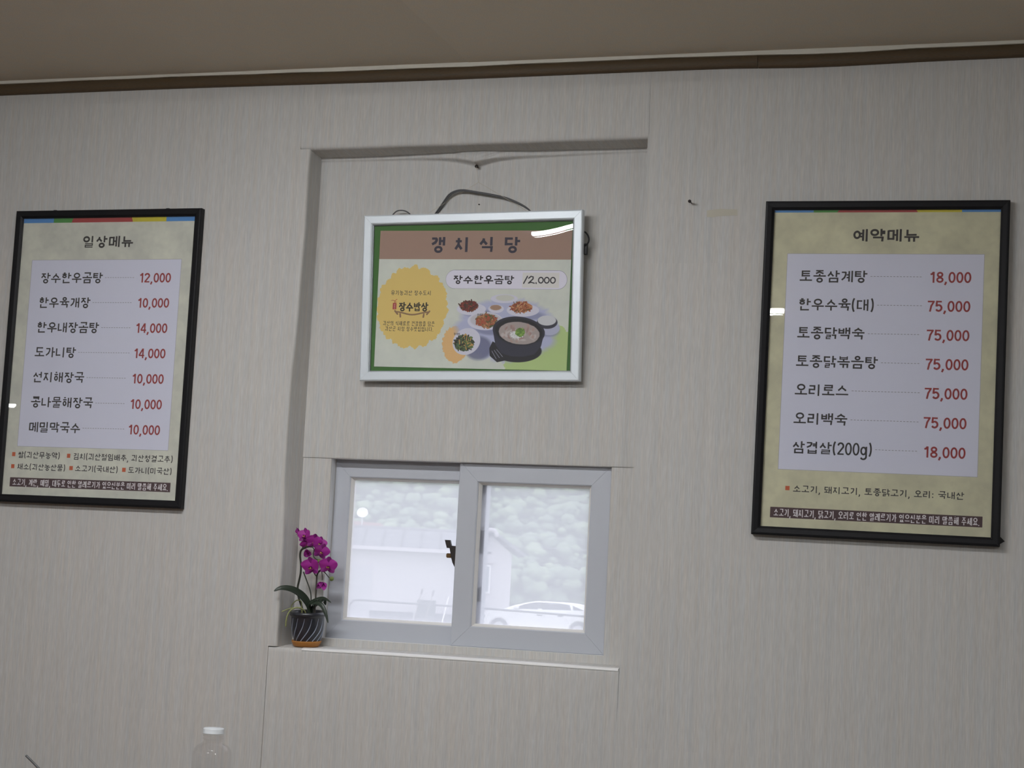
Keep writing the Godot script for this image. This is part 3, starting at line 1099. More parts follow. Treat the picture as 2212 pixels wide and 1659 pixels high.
func _consonant(ch: String, b: Rect2, place: String) -> void:
	match ch:
		"ㄱ":
			if place == "side":
				boxed(b, [[0.02, 0.03], [0.95, 0.03]])
				boxed(b, [[0.90, 0.0], [0.84, 0.38], [0.62, 0.70], [0.06, 1.0]])
			else:
				boxed(b, [[0, 0.02], [0.96, 0.02], [0.92, 1.0]])
		"ㄴ":
			boxed(b, [[0.04, 0], [0.04, 0.96], [1, 0.94]])
		"ㄷ":
			boxed(b, [[1, 0.04], [0.04, 0.04], [0.04, 0.96], [1, 0.96]])
		"ㄹ":
			boxed(b, [[0, 0.03], [0.95, 0.03], [0.95, 0.48], [0.04, 0.48], [0.04, 0.97], [1, 0.97]])
		"ㅁ":
			boxed(b, [[0.04, 0.04], [0.96, 0.04], [0.96, 0.96], [0.04, 0.96], [0.04, 0.04]])
			boxed(b, [[0.04, 0.2], [0.04, -0.02]])
		"ㅂ":
			boxed(b, [[0.04, 0], [0.04, 0.96], [0.96, 0.96], [0.96, 0]])
			boxed(b, [[0.04, 0.46], [0.96, 0.46]])
		"ㅅ":
			boxed(b, [[0.52, 0.0], [0.47, 0.36], [0.02, 1.0]])
			boxed(b, [[0.47, 0.40], [0.98, 1.0]])
		"ㅇ":
			ring(b.get_center(), Vector2(minf(b.size.x * 0.5, b.size.y * 0.68), minf(b.size.y * 0.5, b.size.x * 0.6)), ink_w, ink)
		"ㅈ":
			boxed(b, [[0.02, 0.04], [0.98, 0.04]])
			boxed(b, [[0.50, 0.04], [0.46, 0.42], [0.02, 1.0]])
			boxed(b, [[0.46, 0.45], [0.98, 1.0]])
		"ㅊ":
			boxed(b, [[0.50, -0.10], [0.50, 0.14]])
			boxed(b, [[0.04, 0.22], [0.96, 0.22]])
			boxed(b, [[0.50, 0.22], [0.46, 0.55], [0.02, 1.0]])
			boxed(b, [[0.46, 0.56], [0.98, 1.0]])
		"ㅋ":
			if place == "side":
				boxed(b, [[0.02, 0.03], [0.95, 0.03]])
				boxed(b, [[0.90, 0.0], [0.84, 0.38], [0.62, 0.70], [0.06, 1.0]])
			else:
				boxed(b, [[0, 0.02], [0.96, 0.02], [0.92, 1.0]])
			boxed(b, [[0.04, 0.46], [0.86, 0.44]])
		"ㅌ":
			boxed(b, [[1, 0.03], [0.04, 0.03], [0.04, 0.97], [1, 0.97]])
			boxed(b, [[0.04, 0.50], [0.94, 0.50]])
		"ㅍ":
			boxed(b, [[0, 0.03], [1, 0.03]])
			boxed(b, [[0, 0.97], [1, 0.97]])
			boxed(b, [[0.30, 0.03], [0.30, 0.97]])
			boxed(b, [[0.70, 0.03], [0.70, 0.97]])
		"ㅎ":
			boxed(b, [[0.28, -0.14], [0.72, -0.14]])
			boxed(b, [[0.02, 0.16], [0.98, 0.16]])
			ring(b.position + b.size * Vector2(0.5, 0.69), b.size * Vector2(0.36, 0.27), ink_w, ink)
		"ㄲ", "ㄸ", "ㅃ", "ㅆ", "ㅉ":
			var one: String = {"ㄲ": "ㄱ", "ㄸ": "ㄷ", "ㅃ": "ㅂ", "ㅆ": "ㅅ", "ㅉ": "ㅈ"}[ch]
			consonant(one, Rect2(b.position, b.size * Vector2(0.5, 1)), place)
			consonant(one, Rect2(b.position + b.size * Vector2(0.52, 0), b.size * Vector2(0.48, 1)), place)

func syllable(code: int, at: Vector2, size: Vector2) -> void:
	var k := code - 0xAC00
	var l := INITIALS[k / 588]
	var v := VOWELS[(k % 588) / 28]
	var f: String = FINALS[k % 28]
	var fin := f != " "
	var tall := "ㅏㅐㅑㅒㅓㅔㅕㅖㅣ".contains(v)
	var flat := "ㅗㅛㅜㅠㅡ".contains(v)
	var R := func(x0: float, y0: float, x1: float, y1: float) -> Rect2:
		return Rect2(at + Vector2(x0, y0) * size, Vector2(x1 - x0, y1 - y0) * size)
	var two := "ㅐㅒㅔㅖㅙㅞ".contains(v)
	if tall:
		var ib: Rect2 = R.call(0.08, 0.13, 0.50 if not two else 0.44, 0.80)
		var y0 := 0.02
		var y1 := 0.98
		if fin:
			ib = R.call(0.08, 0.09, 0.52 if not two else 0.44, 0.48)
			y0 = 0.0
			y1 = 0.56
		consonant(l, ib, "side")
		_tall_vowel(v, at, size, y0, y1)
		if fin:
			_final(f, R.call(0.20, 0.66, 0.86, 0.97))
	elif flat:
		if fin:
			consonant(l, R.call(0.20, 0.02, 0.80, 0.27), "top")
			_flat_vowel(v, at, size, 0.0, 1.0, 0.30, 0.475 if "ㅗㅛ".contains(v) else 0.42, 0.61)
			_final(f, R.call(0.20, 0.68, 0.82, 0.98))
		else:
			consonant(l, R.call(0.19, 0.07, 0.81, 0.48), "top")
			_flat_vowel(v, at, size, 0.0, 1.0, 0.58, 0.84 if "ㅗㅛ".contains(v) else (0.80 if v == "ㅡ" else 0.63), 0.99)
	else:
		var h := "ㅗ"
		var t := "ㅏ"
		match v:
			"ㅘ":
				t = "ㅏ"
			"ㅙ":
				t = "ㅐ"
			"ㅚ":
				t = "ㅣ"
			"ㅝ":
				h = "ㅜ"
				t = "ㅓ"
			"ㅞ":
				h = "ㅜ"
				t = "ㅔ"
			"ㅟ":
				h = "ㅜ"
				t = "ㅣ"
			"ㅢ":
				h = "ㅡ"
				t = "ㅣ"
		var w := 0.62 if not two else 0.54
		if fin:
			consonant(l, R.call(0.08, 0.05, w - 0.08, 0.30), "top")
			_flat_vowel(h, at, size, 0.0, w, 0.34, 0.48, 0.58)
			_tall_vowel(t, at, size, 0.0, 0.60)
			_final(f, R.call(0.20, 0.69, 0.86, 0.98))
		else:
			consonant(l, R.call(0.08, 0.10, w - 0.07, 0.48), "top")
			_flat_vowel(h, at, size, 0.0, w, 0.58, 0.80 if h != "ㅜ" else 0.66, 0.96)
			_tall_vowel(t, at, size, 0.02, 0.98)

func _final(f: String, b: Rect2) -> void:
	if f.length() == 2:
		consonant(f[0], Rect2(b.position - b.size * Vector2(0.06, 0), b.size * Vector2(0.50, 1)), "end")
		consonant(f[1], Rect2(b.position + b.size * Vector2(0.58, 0), b.size * Vector2(0.46, 1)), "end")
	else:
		consonant(f, b, "end")

func _tall_vowel(v: String, at: Vector2, size: Vector2, y0: float, y1: float) -> void:
	var P := func(x: float, y: float) -> Vector2:
		return at + Vector2(x, y) * size
	var m := lerpf(y0, y1, 0.47)
	var up := lerpf(y0, y1, 0.36)
	var dn := lerpf(y0, y1, 0.60)
	match v:
		"ㅣ":
			line([P.call(0.80, y0), P.call(0.80, y1)])
		"ㅏ":
			line([P.call(0.74, y0), P.call(0.74, y1)])
			line([P.call(0.74, m), P.call(0.99, m)])
		"ㅑ":
			line([P.call(0.74, y0), P.call(0.74, y1)])
			line([P.call(0.74, up), P.call(0.99, up)])
			line([P.call(0.74, dn), P.call(0.99, dn)])
		"ㅓ":
			line([P.call(0.84, y0), P.call(0.84, y1)])
			line([P.call(0.58, m), P.call(0.84, m)])
		"ㅕ":
			line([P.call(0.84, y0), P.call(0.84, y1)])
			line([P.call(0.56, up), P.call(0.84, up)])
			line([P.call(0.56, dn), P.call(0.84, dn)])
		"ㅐ":
			line([P.call(0.62, lerpf(y0, y1, 0.03)), P.call(0.62, lerpf(y0, y1, 0.95))])
			line([P.call(0.88, y0), P.call(0.88, y1)])
			line([P.call(0.62, m), P.call(0.88, m)])
		"ㅔ":
			line([P.call(0.66, lerpf(y0, y1, 0.03)), P.call(0.66, lerpf(y0, y1, 0.95))])
			line([P.call(0.89, y0), P.call(0.89, y1)])
			line([P.call(0.47, m), P.call(0.66, m)])
		"ㅖ":
			line([P.call(0.66, lerpf(y0, y1, 0.03)), P.call(0.66, lerpf(y0, y1, 0.95))])
			line([P.call(0.89, y0), P.call(0.89, y1)])
			line([P.call(0.47, up), P.call(0.66, up)])
			line([P.call(0.47, dn), P.call(0.66, dn)])

func _flat_vowel(v: String, at: Vector2, size: Vector2, x0: float, x1: float, ya: float, bar: float, yb: float) -> void:
	var P := func(x: float, y: float) -> Vector2:
		return at + Vector2(lerpf(x0, x1, x), y) * size
	line([P.call(0.02, bar), P.call(0.98, bar)])
	match v:
		"ㅗ":
			line([P.call(0.5, ya), P.call(0.5, bar)])
		"ㅛ":
			line([P.call(0.34, ya), P.call(0.34, bar)])
			line([P.call(0.66, ya), P.call(0.66, bar)])
		"ㅜ":
			line([P.call(0.5, bar), P.call(0.5, yb)])
		"ㅠ":
			line([P.call(0.34, bar), P.call(0.34, yb)])
			line([P.call(0.66, bar), P.call(0.66, yb)])

func advance(ch: String) -> float:
	if ch.unicode_at(0) >= 0xAC00:
		return 1.0
	return {" ": 0.36, ",": 0.30, ".": 0.30, ":": 0.36, "(": 0.36, ")": 0.36, "1": 0.46}.get(ch, 0.56)

func arc(ctr: Vector2, r: Vector2, a0: float, a1: float) -> Array:
	var o := []
	for k in 13:
		var a := deg_to_rad(lerpf(a0, a1, k / 12.0))
		o.append(ctr + Vector2(cos(a) * r.x, -sin(a) * r.y))
	return o

# digits and marks fill the box (x, y, w, h); w is the full advance
func latin(ch: String, x: float, y: float, w: float, h: float) -> void:
	var P := func(a: float, b: float) -> Vector2:
		return Vector2(x + a * w, y + b * h)
	var t := ink_w
	match ch:
		"0":
			ring(P.call(0.5, 0.5), Vector2(w * 0.40 - t * 0.6, h * 0.5 - t), t, ink)
		"1":
			line([P.call(0.62, 0.0), P.call(0.62, 1.0)])
			line([P.call(0.14, 0.24), P.call(0.40, 0.18), P.call(0.58, 0.03)])
		"2":
			var a := arc(P.call(0.48, 0.29), Vector2(w * 0.34, h * 0.29 - t), 170, -25)
			a.append(P.call(0.12, 0.94))
			line(a)
			line([P.call(0.08, 1.0 - t / h), P.call(0.90, 1.0 - t / h)])
		"4":
			line([P.call(0.70, 0.0), P.call(0.70, 1.0)])
			line([P.call(0.66, 0.04), P.call(0.08, 0.70)])
			line([P.call(0.04, 0.72), P.call(0.94, 0.72)])
		"5":
			line([P.call(0.84, t / h), P.call(0.20, t / h)])
			line([P.call(0.24, 0.0), P.call(0.16, 0.52)])
			line(arc(P.call(0.46, 0.66), Vector2(w * 0.36, h * 0.34 - t), 140, -150))
		"7":
			line([P.call(0.06, t / h), P.call(0.92, t / h)])
			line([P.call(0.86, 0.04), P.call(0.52, 0.48), P.call(0.36, 1.0)])
		"8":
			ring(P.call(0.5, 0.26), Vector2(w * 0.33 - t * 0.3, h * 0.26 - t), t, ink)
			ring(P.call(0.5, 0.73), Vector2(w * 0.40 - t * 0.5, h * 0.27 - t), t, ink)
		"g":
			ring(P.call(0.48, 0.62), Vector2(w * 0.36 - t * 0.5, h * 0.34 - t), t, ink)
			line([P.call(0.84, 0.28), P.call(0.84, 1.12)])
			line(arc(P.call(0.48, 1.06), Vector2(w * 0.36, h * 0.22), 0, -150))
		",":
			line([P.call(0.50, 0.90), P.call(0.50, 1.0), P.call(0.28, 1.20)])
		".":
			stroke(P.call(0.40, 1.0 - 2.2 * t / h), P.call(0.40, 1.0), t * 1.1, ink)
		":":
			stroke(P.call(0.45, 0.34), P.call(0.45, 0.34 + 2.2 * t / h), t * 1.1, ink)
			stroke(P.call(0.45, 0.78), P.call(0.45, 0.78 + 2.2 * t / h), t * 1.1, ink)
		"(":
			line(arc(P.call(1.05, 0.5), Vector2(w * 0.75, h * 0.66), 125, 235))
		")":
			line(arc(P.call(-0.05, 0.5), Vector2(w * 0.75, h * 0.66), 55, -55))

# text fitted to x0..x1, y0..y1 in texture pixels
func write(s: String, x0: float, x1: float, y0: float, y1: float, weight: float, c: Color, gap := 0.05, digit_h := 0.88, soft := false) -> void:
	ink = c
	ink_round = soft
	var total := 0.0
	for ch in s:
		total += advance(ch)
	var cw := (x1 - x0) / total
	ink_w = weight
	var x := x0
	for ch in s:
		var a := advance(ch) * cw
		if ch.unicode_at(0) >= 0xAC00:
			syllable(ch.unicode_at(0), Vector2(x + a * gap, y0 + weight), Vector2(a * (1 - 2 * gap), y1 - y0 - 2 * weight))
		elif ch != " ":
			var h := (y1 - y0) * digit_h
			latin(ch, x, y0 + (y1 - y0 - h) * 0.5, a, h)
		x += a
	ink_round = false

# ---------------------------------------------------------------- the two framed menus
const PW := 1112
const PH := 1600

func _menu_print(title: String, rows: Array, bg: Color, foot: Array, warning: String, box_y: Vector2, strip: Vector2, title_y: Vector2, first: float, sd: int) -> Texture2D:
	paper(PW, PH, bg, 0.046, sd)
	var dark := rgb(18, 15, 20)
	var red := rgb(154, 36, 40)
	var sy0 := strip.x * PH
	var sy1 := strip.y * PH
	var cols := [rgb(78, 148, 216), rgb(70, 150, 62), rgb(176, 54, 54), rgb(214, 200, 36), rgb(78, 148, 216)]
	var top := [-0.02, 0.178, 0.293, 0.634, 0.833, 1.02]
	var bot := [-0.02, 0.178, 0.284, 0.642, 0.833, 1.02]
	for i in 5:
		fill_poly([Vector2(top[i] * PW, maxf(0.0, sy0)), Vector2(top[i + 1] * PW, maxf(0.0, sy0)), Vector2(bot[i + 1] * PW, sy1), Vector2(bot[i] * PW, sy1)], cols[i])
	write(title, 0.356 * PW, 0.656 * PW, title_y.x * PH, title_y.y * PH, 5.0, dark)
	fill_rect(0.0685 * PW - 2, box_y.x * PH - 2, 0.9345 * PW + 2, box_y.y * PH + 2, rgb(176, 174, 182))
	fill_rect(0.0685 * PW, box_y.x * PH, 0.9345 * PW, box_y.y * PH, rgb(226, 228, 244))
	var y := first
	for r in rows:
		write(r[0], 0.125 * PW, r[1] * PW, y * PH, (y + 0.042) * PH, 3.8, dark, 0.03, 0.92)
		var px0: float = 0.703 * PW if r[2].begins_with("1") else 0.697 * PW
		ink = red
		write(r[2], px0, 0.884 * PW, (y + 0.0035) * PH, (y + 0.0395) * PH, 4.2, red, 0.03, 0.94)
		var x: float = (r[1] + 0.012) * PW
		while x < 0.672 * PW:
			stroke(Vector2(x, (y + 0.0205) * PH), Vector2(x + 9.0, (y + 0.0205) * PH), 1.0, rgb(112, 110, 118))
			x += 16.0
		y += 0.0898
	for b in foot:
		if b[0] == "":
			fill_rect(b[1] * PW, b[3] * PH, b[2] * PW, b[4] * PH, rgb(206, 92, 44))
		else:
			write(b[0], b[1] * PW, b[2] * PW, b[3] * PH, b[4] * PH, 2.2, dark, 0.04, 0.9)
	fill_rect(0.0405 * PW, 0.9385 * PH, 0.9625 * PW, 0.9715 * PH, rgb(66, 34, 40))
	write(warning, 0.055 * PW, 0.952 * PW, 0.9415 * PH, 0.9690 * PH, 2.3, rgb(244, 242, 244), 0.05, 0.88)
	return paper_texture()

func _menu(called: String, label: String, at: Vector3, turn: Vector3, tex: Texture2D) -> Node3D:
	var t := thing(called, label, "menu board", at, "framed menu boards")
	t.rotation = turn
	var hw := 0.2175
	var hh := 0.3073
	var fw := 0.0155
	rails(t, "frame_rail", -hw, hw, -hh, hh, [Vector2(0, 0), Vector2(0, 0.0135), Vector2(0.0015, 0.015), Vector2(0.004, 0.0155), Vector2(fw - 0.004, 0.0145), Vector2(fw, 0.0115), Vector2(fw, 0.0)], M.black_frame, 0.0001)
	var pm := mat(Color.WHITE, 0.7, 0.0, 0.25)
	pm.albedo_texture = tex
	pm.texture_repeat = false
	sheet("menu_print", -hw + fw - 0.002, hw - fw + 0.002, -hh + fw - 0.002, hh - fw + 0.002, 0.0065, pm, t, Vector2(0.002 / (2 * (hw - fw)), 0.002 / (2 * (hh - fw))))
	box_part("glazing", Vector3(-hw + fw - 0.001, -hh + fw - 0.001, 0.0078), Vector3(hw - fw + 0.001, hh - fw + 0.001, 0.0095), M.glass, t)
	box_part("backing_board", Vector3(-hw + 0.004, -hh + 0.004, -0.0005), Vector3(hw - 0.004, hh - 0.004, 0.0055), M.dark_metal, t)
	return t

func _menus() -> void:
	var dx := 0.0015
	var rows_l := [["장수한우곰탕", 0.493, "12,000"], ["한우육개장", 0.432, "10,000"], ["한우내장곰탕", 0.493, "14,000"], ["도가니탕", 0.370, "14,000"], ["선지해장국", 0.430, "10,000"], ["콩나물해장국", 0.492, "10,000"], ["메밀막국수", 0.429, "10,000"]]
	var foot_l := [["", 0.041, 0.060, 0.849, 0.863], ["쌀(괴산무농약)", 0.075, 0.322, 0.844, 0.870], ["", 0.363, 0.382, 0.849, 0.863], ["김치(괴산절임배추, 괴산청결고추)", 0.398, 0.966, 0.844, 0.870], ["", 0.041, 0.060, 0.892, 0.906], ["채소(괴산농산물)", 0.075, 0.359, 0.887, 0.912], ["", 0.382, 0.402, 0.892, 0.906], ["소고기(국내산)", 0.414, 0.661, 0.887, 0.912], ["", 0.685, 0.705, 0.892, 0.906], ["도가니(미국산)", 0.718, 0.965, 0.887, 0.912]]
	var tl := _menu_print("일상메뉴", rows_l, Color(0.85, 0.855, 0.805), foot_l, "소고기, 계란, 메밀, 대두로 인한 알레르기가 있으신분은 미리 말씀해 주세요.", Vector2(0.153, 0.826), Vector2(-0.01, 0.0165), Vector2(0.063, 0.111), 0.197, 301)
	var rows_r := [["토종삼계탕", 0.432, "18,000"], ["한우수육(대)", 0.466, "75,000"], ["토종닭백숙", 0.430, "75,000"], ["토종닭볶음탕", 0.493, "75,000"], ["오리로스", 0.369, "75,000"], ["오리백숙", 0.369, "75,000"], ["삼겹살(200g)", 0.482, "18,000"]]
	var foot_r := [["", 0.104, 0.123, 0.872, 0.885], ["소고기, 돼지고기, 토종닭고기, 오리: 국내산", 0.137, 0.884, 0.867, 0.892]]
	var tr := _menu_print("예약메뉴", rows_r, Color(0.84, 0.83, 0.71), foot_r, "소고기, 돼지고기, 닭고기, 오리로 인한 알레르기가 있으신분은 미리 말씀해 주세요.", Vector2(0.140, 0.820), Vector2(-0.01, 0.0075), Vector2(0.057, 0.104), 0.190, 311)
	var a := _menu("framed_menu", "black framed menu with seven prices, hung left of the window", Vector3(-1.8985, 1.6087, 0.0012), Vector3(0, 0, 0.001), tl)
	var b := _menu("framed_menu", "black framed menu with seven prices, hung right of the window", Vector3(-0.3095, 1.6035, 0.0012), Vector3(0, 0, -0.010), tr)
	# hanger tabs that peep over and past the frames
	for q in [[-0.13, 0.309], [0.135, 0.309]]:
		var st := begin()
		soft_box(st, Vector3(q[0] - 0.004, q[1] - 0.004, 0.001), Vector3(q[0] + 0.004, q[1] + 0.0012, 0.006), 0.0008)
		part("hanger_tab", st, M.dark_metal, a)
	var st := begin()
	soft_box(st, Vector3(-0.047, 0.304, 0.001), Vector3(-0.038, 0.3085, 0.006), 0.0008)
	part("hanger_tab", st, M.dark_metal, b)
	st = begin()
	prism(st, PackedVector2Array([Vector2(0.214, -0.286), Vector2(0.2255, -0.297), Vector2(0.214, -0.3045)]), 0.001, 0.003)
	part("corner_clip", st, M.black_plastic, b)

# ---------------------------------------------------------------- the silver sign in the niche
func _food_print() -> Texture2D:
	var w := 1400
	var h := 957
	paper(w, h, Color(0.865, 0.885, 0.845), 0.02, 401)
	var U := func(u: float, v: float) -> Vector2:
		return Vector2(u * w, v * h)
	fill_rect(0, 0, w, 0.209 * h, rgb(172, 142, 126))
	var navy := rgb(50, 48, 66)
	for q in [["갱", 0.268, 0.353], ["치", 0.393, 0.478], ["식", 0.522, 0.607], ["당", 0.654, 0.740]]:
		write(q[0], q[1] * w, q[2] * w, 0.037 * h, 0.167 * h, 9.0, navy, 0.03)
	# coloured brush marks
	blot(U.call(0.188, 0.563), Vector2(0.188 * w, 0.298 * h), rgb(234, 206, 122), 1.0, 2.0, 0.10, 5)
	blot(U.call(0.425, 0.825), Vector2(0.068 * w, 0.135 * h), rgb(236, 194, 132), 1.0, 3.0, 0.12, 6)
	blot(U.call(0.90, 0.86), Vector2(0.13 * w, 0.20 * h), rgb(190, 214, 144), 1.0, 3.0, 0.12, 8)
	blot(U.call(0.80, 0.96), Vector2(0.12 * w, 0.10 * h), rgb(190, 214, 144), 1.0, 3.0, 0.12, 9)
	# pill with the dish and its price
	var pc := rgb(236, 234, 247)
	var edge := rgb(112, 108, 128)
	for k in 2:
		var o := 3.0 if k == 0 else 0.0
		var c: Color = edge if k == 0 else pc
		var r := (0.421 - 0.288) * h * 0.5 + o * 0.5
		var cy := 0.3545 * h
		var xa := 0.360 * w + r - o * 0.3
		var xb := 0.983 * w - r + o * 0.6
		blot(Vector2(xa, cy), Vector2(r, r), c)
		blot(Vector2(xb, cy), Vector2(r, r), c)
		fill_rect(xa, cy - r, xb, cy + r, c)
	fill_rect(0.757 * w, 0.303 * h, 0.944 * w, 0.412 * h, rgb(232, 230, 226))
	write("장수한우곰탕", 0.396 * w, 0.716 * w, 0.321 * h, 0.391 * h, 4.8, rgb(26, 20, 32), 0.03)
	# handwritten price
	ink = rgb(44, 44, 52)
	ink_w = 4.2
	ink_round = true
	line([U.call(0.782, 0.330), U.call(0.764, 0.380)])
	line([U.call(0.789, 0.343), U.call(0.800, 0.330), U.call(0.811, 0.334), U.call(0.811, 0.348), U.call(0.789, 0.378), U.call(0.801, 0.372), U.call(0.818, 0.379)])
	line([U.call(0.827, 0.376), U.call(0.828, 0.380)])
	for x in [0.851, 0.881, 0.912]:
		ring(U.call(x, 0.357), Vector2(0.0118 * w, 0.020 * h), 4.0, ink)
	ink_round = false
	write("유기농괴산 장수도시", 0.071 * w, 0.287 * w, 0.437 * h, 0.476 * h, 1.7, rgb(70, 62, 50), 0.05)
	# red stamp with a bare twig above, brushed name, wooden rail under it
	fill_rect(0.085 * w, 0.532 * h, 0.104 * w, 0.578 * h, rgb(176, 40, 48))
	ink_round = true
	for q in [[[0.094, 0.532], [0.096, 0.515], [0.106, 0.504]], [[0.096, 0.517], [0.084, 0.512], [0.076, 0.514]], [[0.094, 0.526], [0.104, 0.524]]]:
		var l := []
		for p in q:
			l.append(U.call(p[0], p[1]))
		ink = rgb(176, 40, 48)
		ink_w = 1.6
		line(l)
	for k in 3:
		ring(U.call(0.0945, 0.543 + k * 0.0125), Vector2(5, 4), 1.0, rgb(236, 210, 190))
	write("장수밥상", 0.116 * w, 0.274 * w, 0.524 * h, 0.594 * h, 4.6, rgb(34, 28, 24), 0.05, 0.88, true)
	var brown := rgb(150, 116, 84)
	var rail := []
	for k in 13:
		var q := k / 12.0
		rail.append(U.call(lerpf(0.103, 0.276, q), 0.612 + 0.010 * cos((q - 0.5) * TAU) - 0.006))
	ink = brown
	ink_w = 6.0
	ink_round = true
	line(rail)
	line([U.call(0.098, 0.590), U.call(0.112, 0.612)])
	line([U.call(0.281, 0.590), U.call(0.268, 0.612)])
	line([U.call(0.126, 0.612), U.call(0.128, 0.632)])
	line([U.call(0.252, 0.612), U.call(0.250, 0.632)])
	ink_round = false
	write("괴산의 식재료로 건강함을 담은", 0.036 * w, 0.313 * w, 0.662 * h, 0.700 * h, 1.6, rgb(84, 72, 52), 0.07)
	write("괴산군 지정 장수맛집입니다.", 0.048 * w, 0.307 * w, 0.702 * h, 0.739 * h, 1.6, rgb(84, 72, 52), 0.07)
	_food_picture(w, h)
	return paper_texture()

func heap(ctr: Vector2, r: Vector2, cols: Array, n: int, size: float, sd: int) -> void:
	var g := RandomNumberGenerator.new()
	g.seed = sd
	blot(ctr, r, cols[0], 1.0, 4.0, 0.2, sd)
	for k in n:
		var a := g.randf() * TAU
		var d := sqrt(g.randf()) * 0.95
		var p := ctr + Vector2(cos(a) * r.x, sin(a) * r.y) * d
		var t := g.randf() * PI
		var l := size * g.randf_range(0.5, 1.5)
		stroke(p - Vector2(cos(t), sin(t)) * l, p + Vector2(cos(t), sin(t)) * l, size * g.randf_range(0.18, 0.4), cols[g.randi() % cols.size()], 0, 0, true)

func _food_picture(w: float, h: float) -> void:
	var U := func(u: float, v: float) -> Vector2:
		return Vector2(u * w, v * h)
	var cloth := rgb(190, 195, 224)
	blot(U.call(0.685, 0.715), Vector2(0.255 * w, 0.225 * h), cloth, 1.0, 34.0, 0.10, 31)
	var printed_shadow := rgb(138, 142, 178)
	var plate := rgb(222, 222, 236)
	# blue-grey shadows of the crockery, painted in as part of the printed photograph
	blot(U.call(0.545, 0.600), Vector2(0.075 * w, 0.030 * h), printed_shadow, 0.7, 14.0)
	blot(U.call(0.80, 0.612), Vector2(0.075 * w, 0.030 * h), printed_shadow, 0.7, 14.0)
	blot(U.call(0.61, 0.715), Vector2(0.085 * w, 0.040 * h), printed_shadow, 0.8, 14.0)
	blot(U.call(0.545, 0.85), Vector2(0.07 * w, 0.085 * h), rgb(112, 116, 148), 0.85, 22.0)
	blot(U.call(0.90, 0.72), Vector2(0.055 * w, 0.04 * h), printed_shadow, 0.7, 14.0)
	# side dishes
	blot(U.call(0.668, 0.492), Vector2(0.070 * w, 0.032 * h), plate, 1.0, 2.0)
	blot(U.call(0.672, 0.487), Vector2(0.047 * w, 0.022 * h), rgb(214, 216, 206), 1.0, 4.0, 0.1, 3)
	blot(U.call(0.500, 0.570), Vector2(0.076 * w, 0.044 * h), plate, 1.0, 2.0)
	heap(U.call(0.487, 0.547), Vector2(0.048 * w, 0.038 * h), [rgb(104, 48, 36), rgb(150, 64, 40), rgb(86, 70, 40), rgb(128, 40, 34), rgb(70, 40, 30)], 120, 11, 51)
	blot(U.call(0.628, 0.566), Vector2(0.040 * w, 0.030 * h), plate, 1.0, 2.0)
	blot(U.call(0.626, 0.557), Vector2(0.029 * w, 0.019 * h), rgb(176, 142, 118), 1.0, 4.0, 0.1, 4)
	blot(U.call(0.766, 0.574), Vector2(0.083 * w, 0.046 * h), plate, 1.0, 2.0)
	heap(U.call(0.757, 0.553), Vector2(0.054 * w, 0.036 * h), [rgb(168, 92, 56), rgb(196, 128, 82), rgb(110, 84, 46), rgb(150, 66, 44), rgb(206, 156, 110)], 120, 12, 52)
	blot(U.call(0.575, 0.655), Vector2(0.092 * w, 0.066 * h), plate, 1.0, 2.0)
	blot(U.call(0.577, 0.648), Vector2(0.080 * w, 0.052 * h), rgb(206, 204, 212), 1.0, 6.0)
	heap(U.call(0.582, 0.652), Vector2(0.055 * w, 0.048 * h), [rgb(112, 92, 52), rgb(170, 110, 72), rgb(196, 142, 96), rgb(92, 96, 50), rgb(178, 84, 54)], 130, 13, 53)
	write("장수밥상", 0.532 * w, 0.562 * w, 0.601 * h, 0.617 * h, 0.9, rgb(60, 50, 50), 0.06)
	blot(U.call(0.482, 0.805), Vector2(0.074 * w, 0.094 * h), plate, 1.0, 2.0, 0.0, 1, -0.5)
	heap(U.call(0.470, 0.815), Vector2(0.048 * w, 0.058 * h), [rgb(60, 78, 44), rgb(96, 124, 62), rgb(40, 40, 36), rgb(206, 160, 92), rgb(74, 98, 70)], 150, 13, 54)
	write("장수밥상", 0.415 * w, 0.447 * w, 0.742 * h, 0.760 * h, 0.9, rgb(60, 50, 50), 0.06)
	# rice bowl at the right
	blot(U.call(0.905, 0.70), Vector2(0.052 * w, 0.050 * h), rgb(190, 194, 218), 1.0, 3.0)
	blot(U.call(0.892, 0.658), Vector2(0.052 * w, 0.046 * h), rgb(58, 60, 74), 1.0, 3.0)
	blot(U.call(0.890, 0.645), Vector2(0.047 * w, 0.036 * h), rgb(216, 218, 222), 1.0, 3.0)
	# black stand with a slotted handle
	blot(U.call(0.745, 0.865), Vector2(0.125 * w, 0.082 * h), rgb(34, 34, 42), 1.0, 4.0)
	fill_poly([U.call(0.618, 0.800), U.call(0.602, 0.850), U.call(0.606, 0.905), U.call(0.645, 0.950), U.call(0.690, 0.935), U.call(0.690, 0.86)], rgb(34, 34, 42))
	for k in 3:
		stroke(U.call(0.616 + k * 0.012, 0.870 - k * 0.006), U.call(0.640 + k * 0.016, 0.925 - k * 0.008), 2.0, rgb(150, 152, 168), 0, 0, true)
	# earthenware pot of soup
	fill_poly([U.call(0.616, 0.72), U.call(0.632, 0.82), U.call(0.664, 0.885), U.call(0.72, 0.906), U.call(0.78, 0.906), U.call(0.835, 0.888), U.call(0.866, 0.83), U.call(0.882, 0.72)], rgb(52, 54, 70))
	blot(U.call(0.749, 0.7245), Vector2(0.134 * w, 0.104 * h), rgb(44, 45, 58), 1.0, 2.0, 0.0, 1, 0.10)
	blot(U.call(0.750, 0.728), Vector2(0.121 * w, 0.092 * h), rgb(24, 24, 30), 1.0, 3.0, 0.0, 1, 0.10)
	blot(U.call(0.752, 0.738), Vector2(0.105 * w, 0.080 * h), rgb(178, 166, 162), 1.0, 3.0, 0.03, 7, 0.10)
	var g := RandomNumberGenerator.new()
